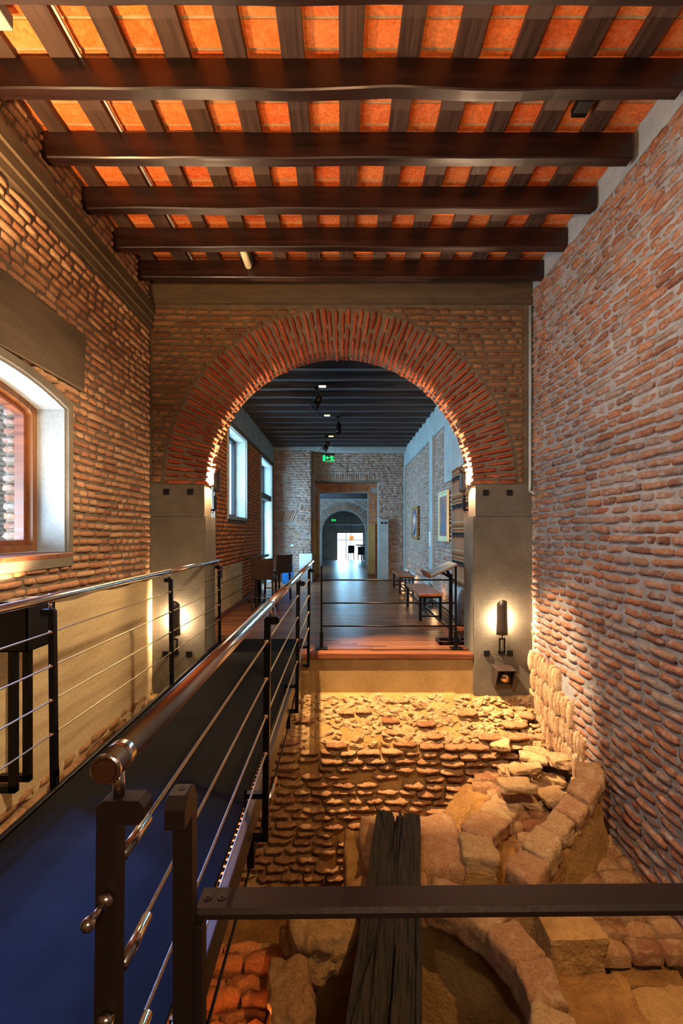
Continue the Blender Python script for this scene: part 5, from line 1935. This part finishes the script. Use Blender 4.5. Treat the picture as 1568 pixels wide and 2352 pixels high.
# ---- dark vessel on its light box beside the pier
t = thing('tapered_vessel', 'tall dark tapered vessel on a low lit box behind the right pier', 'vessel', (1.66, 6.25, 0.0))
obj('plinth', bbox(-0.12, 0.14, -0.14, 0.16, 0.0, 0.07, 0.005), 'bench_wood', t)
bm = bmesh.new(); lathe(bm, (0, 0, 0.07), [(0.10, 0), (0.105, 0.05), (0.095, 0.16), (0.07, 0.3), (0.05, 0.4), (0.03, 0.46), (0.012, 0.49)], 24)
obj('vessel_body', bm, 'vase', t, True)
point('vessel_light', (1.76, 6.05, 0.14), 1.2, WARM2, 0.015)

# ---- bar stools, high table, bin, white plinth
def stool(label, x, y, rz):
    t = thing('bar_stool', label, 'stool', (x, y, 0), 'bar stools at the high table')
    t.rotation_euler = (0, 0, rz)
    hw = 0.19
    obj('seat', bbox(-hw, hw, -hw, hw, 0.53, 0.58, 0.015), 'leather', t)
    bm = bmesh.new()
    N_ = 8
    for i in range(N_):
        a0, a1 = -hw + 2 * hw * i / N_, -hw + 2 * hw * (i + 1) / N_
        c0, c1 = 0.03 * (1 - (a0 / hw) ** 2), 0.03 * (1 - (a1 / hw) ** 2)
        vs = []
        for yy, zz in ((-hw, 0.54), (-hw - 0.02, 0.905)):
            for xx, cc in ((a0, c0), (a1, c1)):
                for th in (0, 0.028):
                    vs.append(bm.verts.new((xx, yy - cc + th - 0.028, zz - (0.01 * (1 - (xx / hw) ** 2) if zz > 0.8 else 0))))
        for f in ((0, 2, 6, 4), (1, 5, 7, 3), (4, 6, 7, 5), (0, 1, 3, 2)) + (((0, 4, 5, 1),) if i == 0 else ()) + (((2, 3, 7, 6),) if i == N_ - 1 else ()):
            bm.faces.new([vs[q] for q in f])
    bmesh.ops.recalc_face_normals(bm, faces=bm.faces)
    obj('backrest', bm, 'leather', t)
    for sx_ in (-1, 1):
        for sy_ in (-1, 1):
            bm = bmesh.new(); bar(bm, (sx_ * (hw - 0.02), sy_ * (hw - 0.02), 0.54), (sx_ * (hw - 0.005), sy_ * (hw - 0.005), 0), 0.03, 0.03)
            obj('leg', bm, 'leather', t)
    bm = bmesh.new()
    q = hw - 0.012
    for a, c in (((-q, -q), (q, -q)), ((q, -q), (q, q)), ((q, q), (-q, q)), ((-q, q), (-q, -q))):
        tube(bm, (a[0], a[1], 0.22), (c[0], c[1], 0.22), 0.008, n=8)
    obj('footrest', bm, 'steel', t, True)


stool('dark leather bar stool nearest the walkway, its back to the camera', -1.355, 7.98, 0.0)
stool('dark leather bar stool turned sideways, behind the nearer one', -1.29, 9.2, 0.8)
t = thing('high_table', 'dark rectangular high table between the bar stools by the left wall', 'table', (-1.63, 8.9, 0))
obj('tabletop', bbox(-0.18, 0.16, -0.35, 0.35, 0.86, 0.90, 0.006), 'leather', t)
bm = bmesh.new(); tube(bm, (0.02, 0, 0.02), (0.02, 0, 0.86), 0.035, n=12); obj('pole', bm, 'black_metal', t, True)
obj('base', bbox(-0.17, 0.19, -0.2, 0.2, 0.0, 0.025, 0.004), 'black_metal', t)
t = thing('blue_cabinet', 'blue metal cabinet standing against the far brick wall', 'cabinet', (-1.41, 12.0, 0))
obj('body', bbox(-0.13, 0.13, -0.15, 0.15, 0, 0.49, 0.006), 'blue', t)
drw = obj('drawer', bbox(-0.11, 0.11, -0.163, -0.15, 0.37, 0.47, 0.003), 'blue', t)
obj('handle', bbox(-0.04, 0.04, -0.172, -0.163, 0.44, 0.45, 0.002), 'black_metal', drw)
tag(obj('white_pedestal', bbox(-1.14, -0.80, 12.3, 12.64, 0, 0.76, 0.004), 'white_panel'), 'plain white pedestal at the far wall beside the doorway', 'pedestal')
tag(obj('socket_plate', bbox(-1.42, -1.34, 12.685, 12.71, 0.95, 1.0, 0.003), 'white_panel'), 'small white socket plate on the far brick wall', 'wall socket')

# ---- last room: pendant, high chairs and table against the light
t = thing('pendant_lamp', 'orange pendant lamp shade in front of the bright street door', 'lamp', (0.56, 25.5, 0))
bm = bmesh.new(); lathe(bm, (0, 0, 0.92), [(0.14, 0), (0.11, 0.22)], 16); obj('lamp_shade', bm, 'orange_glow', t, True)
bm = bmesh.new(); tube(bm, (0, 0, 1.14), (0, 0, 3.0), 0.008, n=6); obj('cord', bm, 'black', t)
for x, y, lab in ((0.52, 24.6, 'distant bar stool standing before the street door'), (0.98, 22.8, 'distant bar stool beside the small high table')):
    t = thing('bar_stool', lab, 'stool', (x, y, ZF))
    obj('seat', bbox(-0.17, 0.17, -0.17, 0.17, 0.66, 0.72, 0.01), 'black', t)
    obj('backrest', bbox(-0.17, 0.17, -0.2, -0.17, 0.70, 1.08, 0.008), 'black', t)
    for sx_ in (-1, 1):
        for sy_ in (-1, 1):
            obj('leg', bbox(sx_ * 0.15 - 0.015, sx_ * 0.15 + 0.015, sy_ * 0.15 - 0.015, sy_ * 0.15 + 0.015, 0, 0.66, 0.002), 'black', t)
t = thing('high_table', 'distant small high table beside the bar stool near the street door', 'table', (1.05, 23.6, ZF))
obj('tabletop', bbox(-0.3, 0.3, -0.3, 0.3, 1.10, 1.15, 0.005), 'black', t)
bm = bmesh.new(); tube(bm, (0, 0, 0), (0, 0, 1.10), 0.04, n=10); obj('pole', bm, 'black', t)
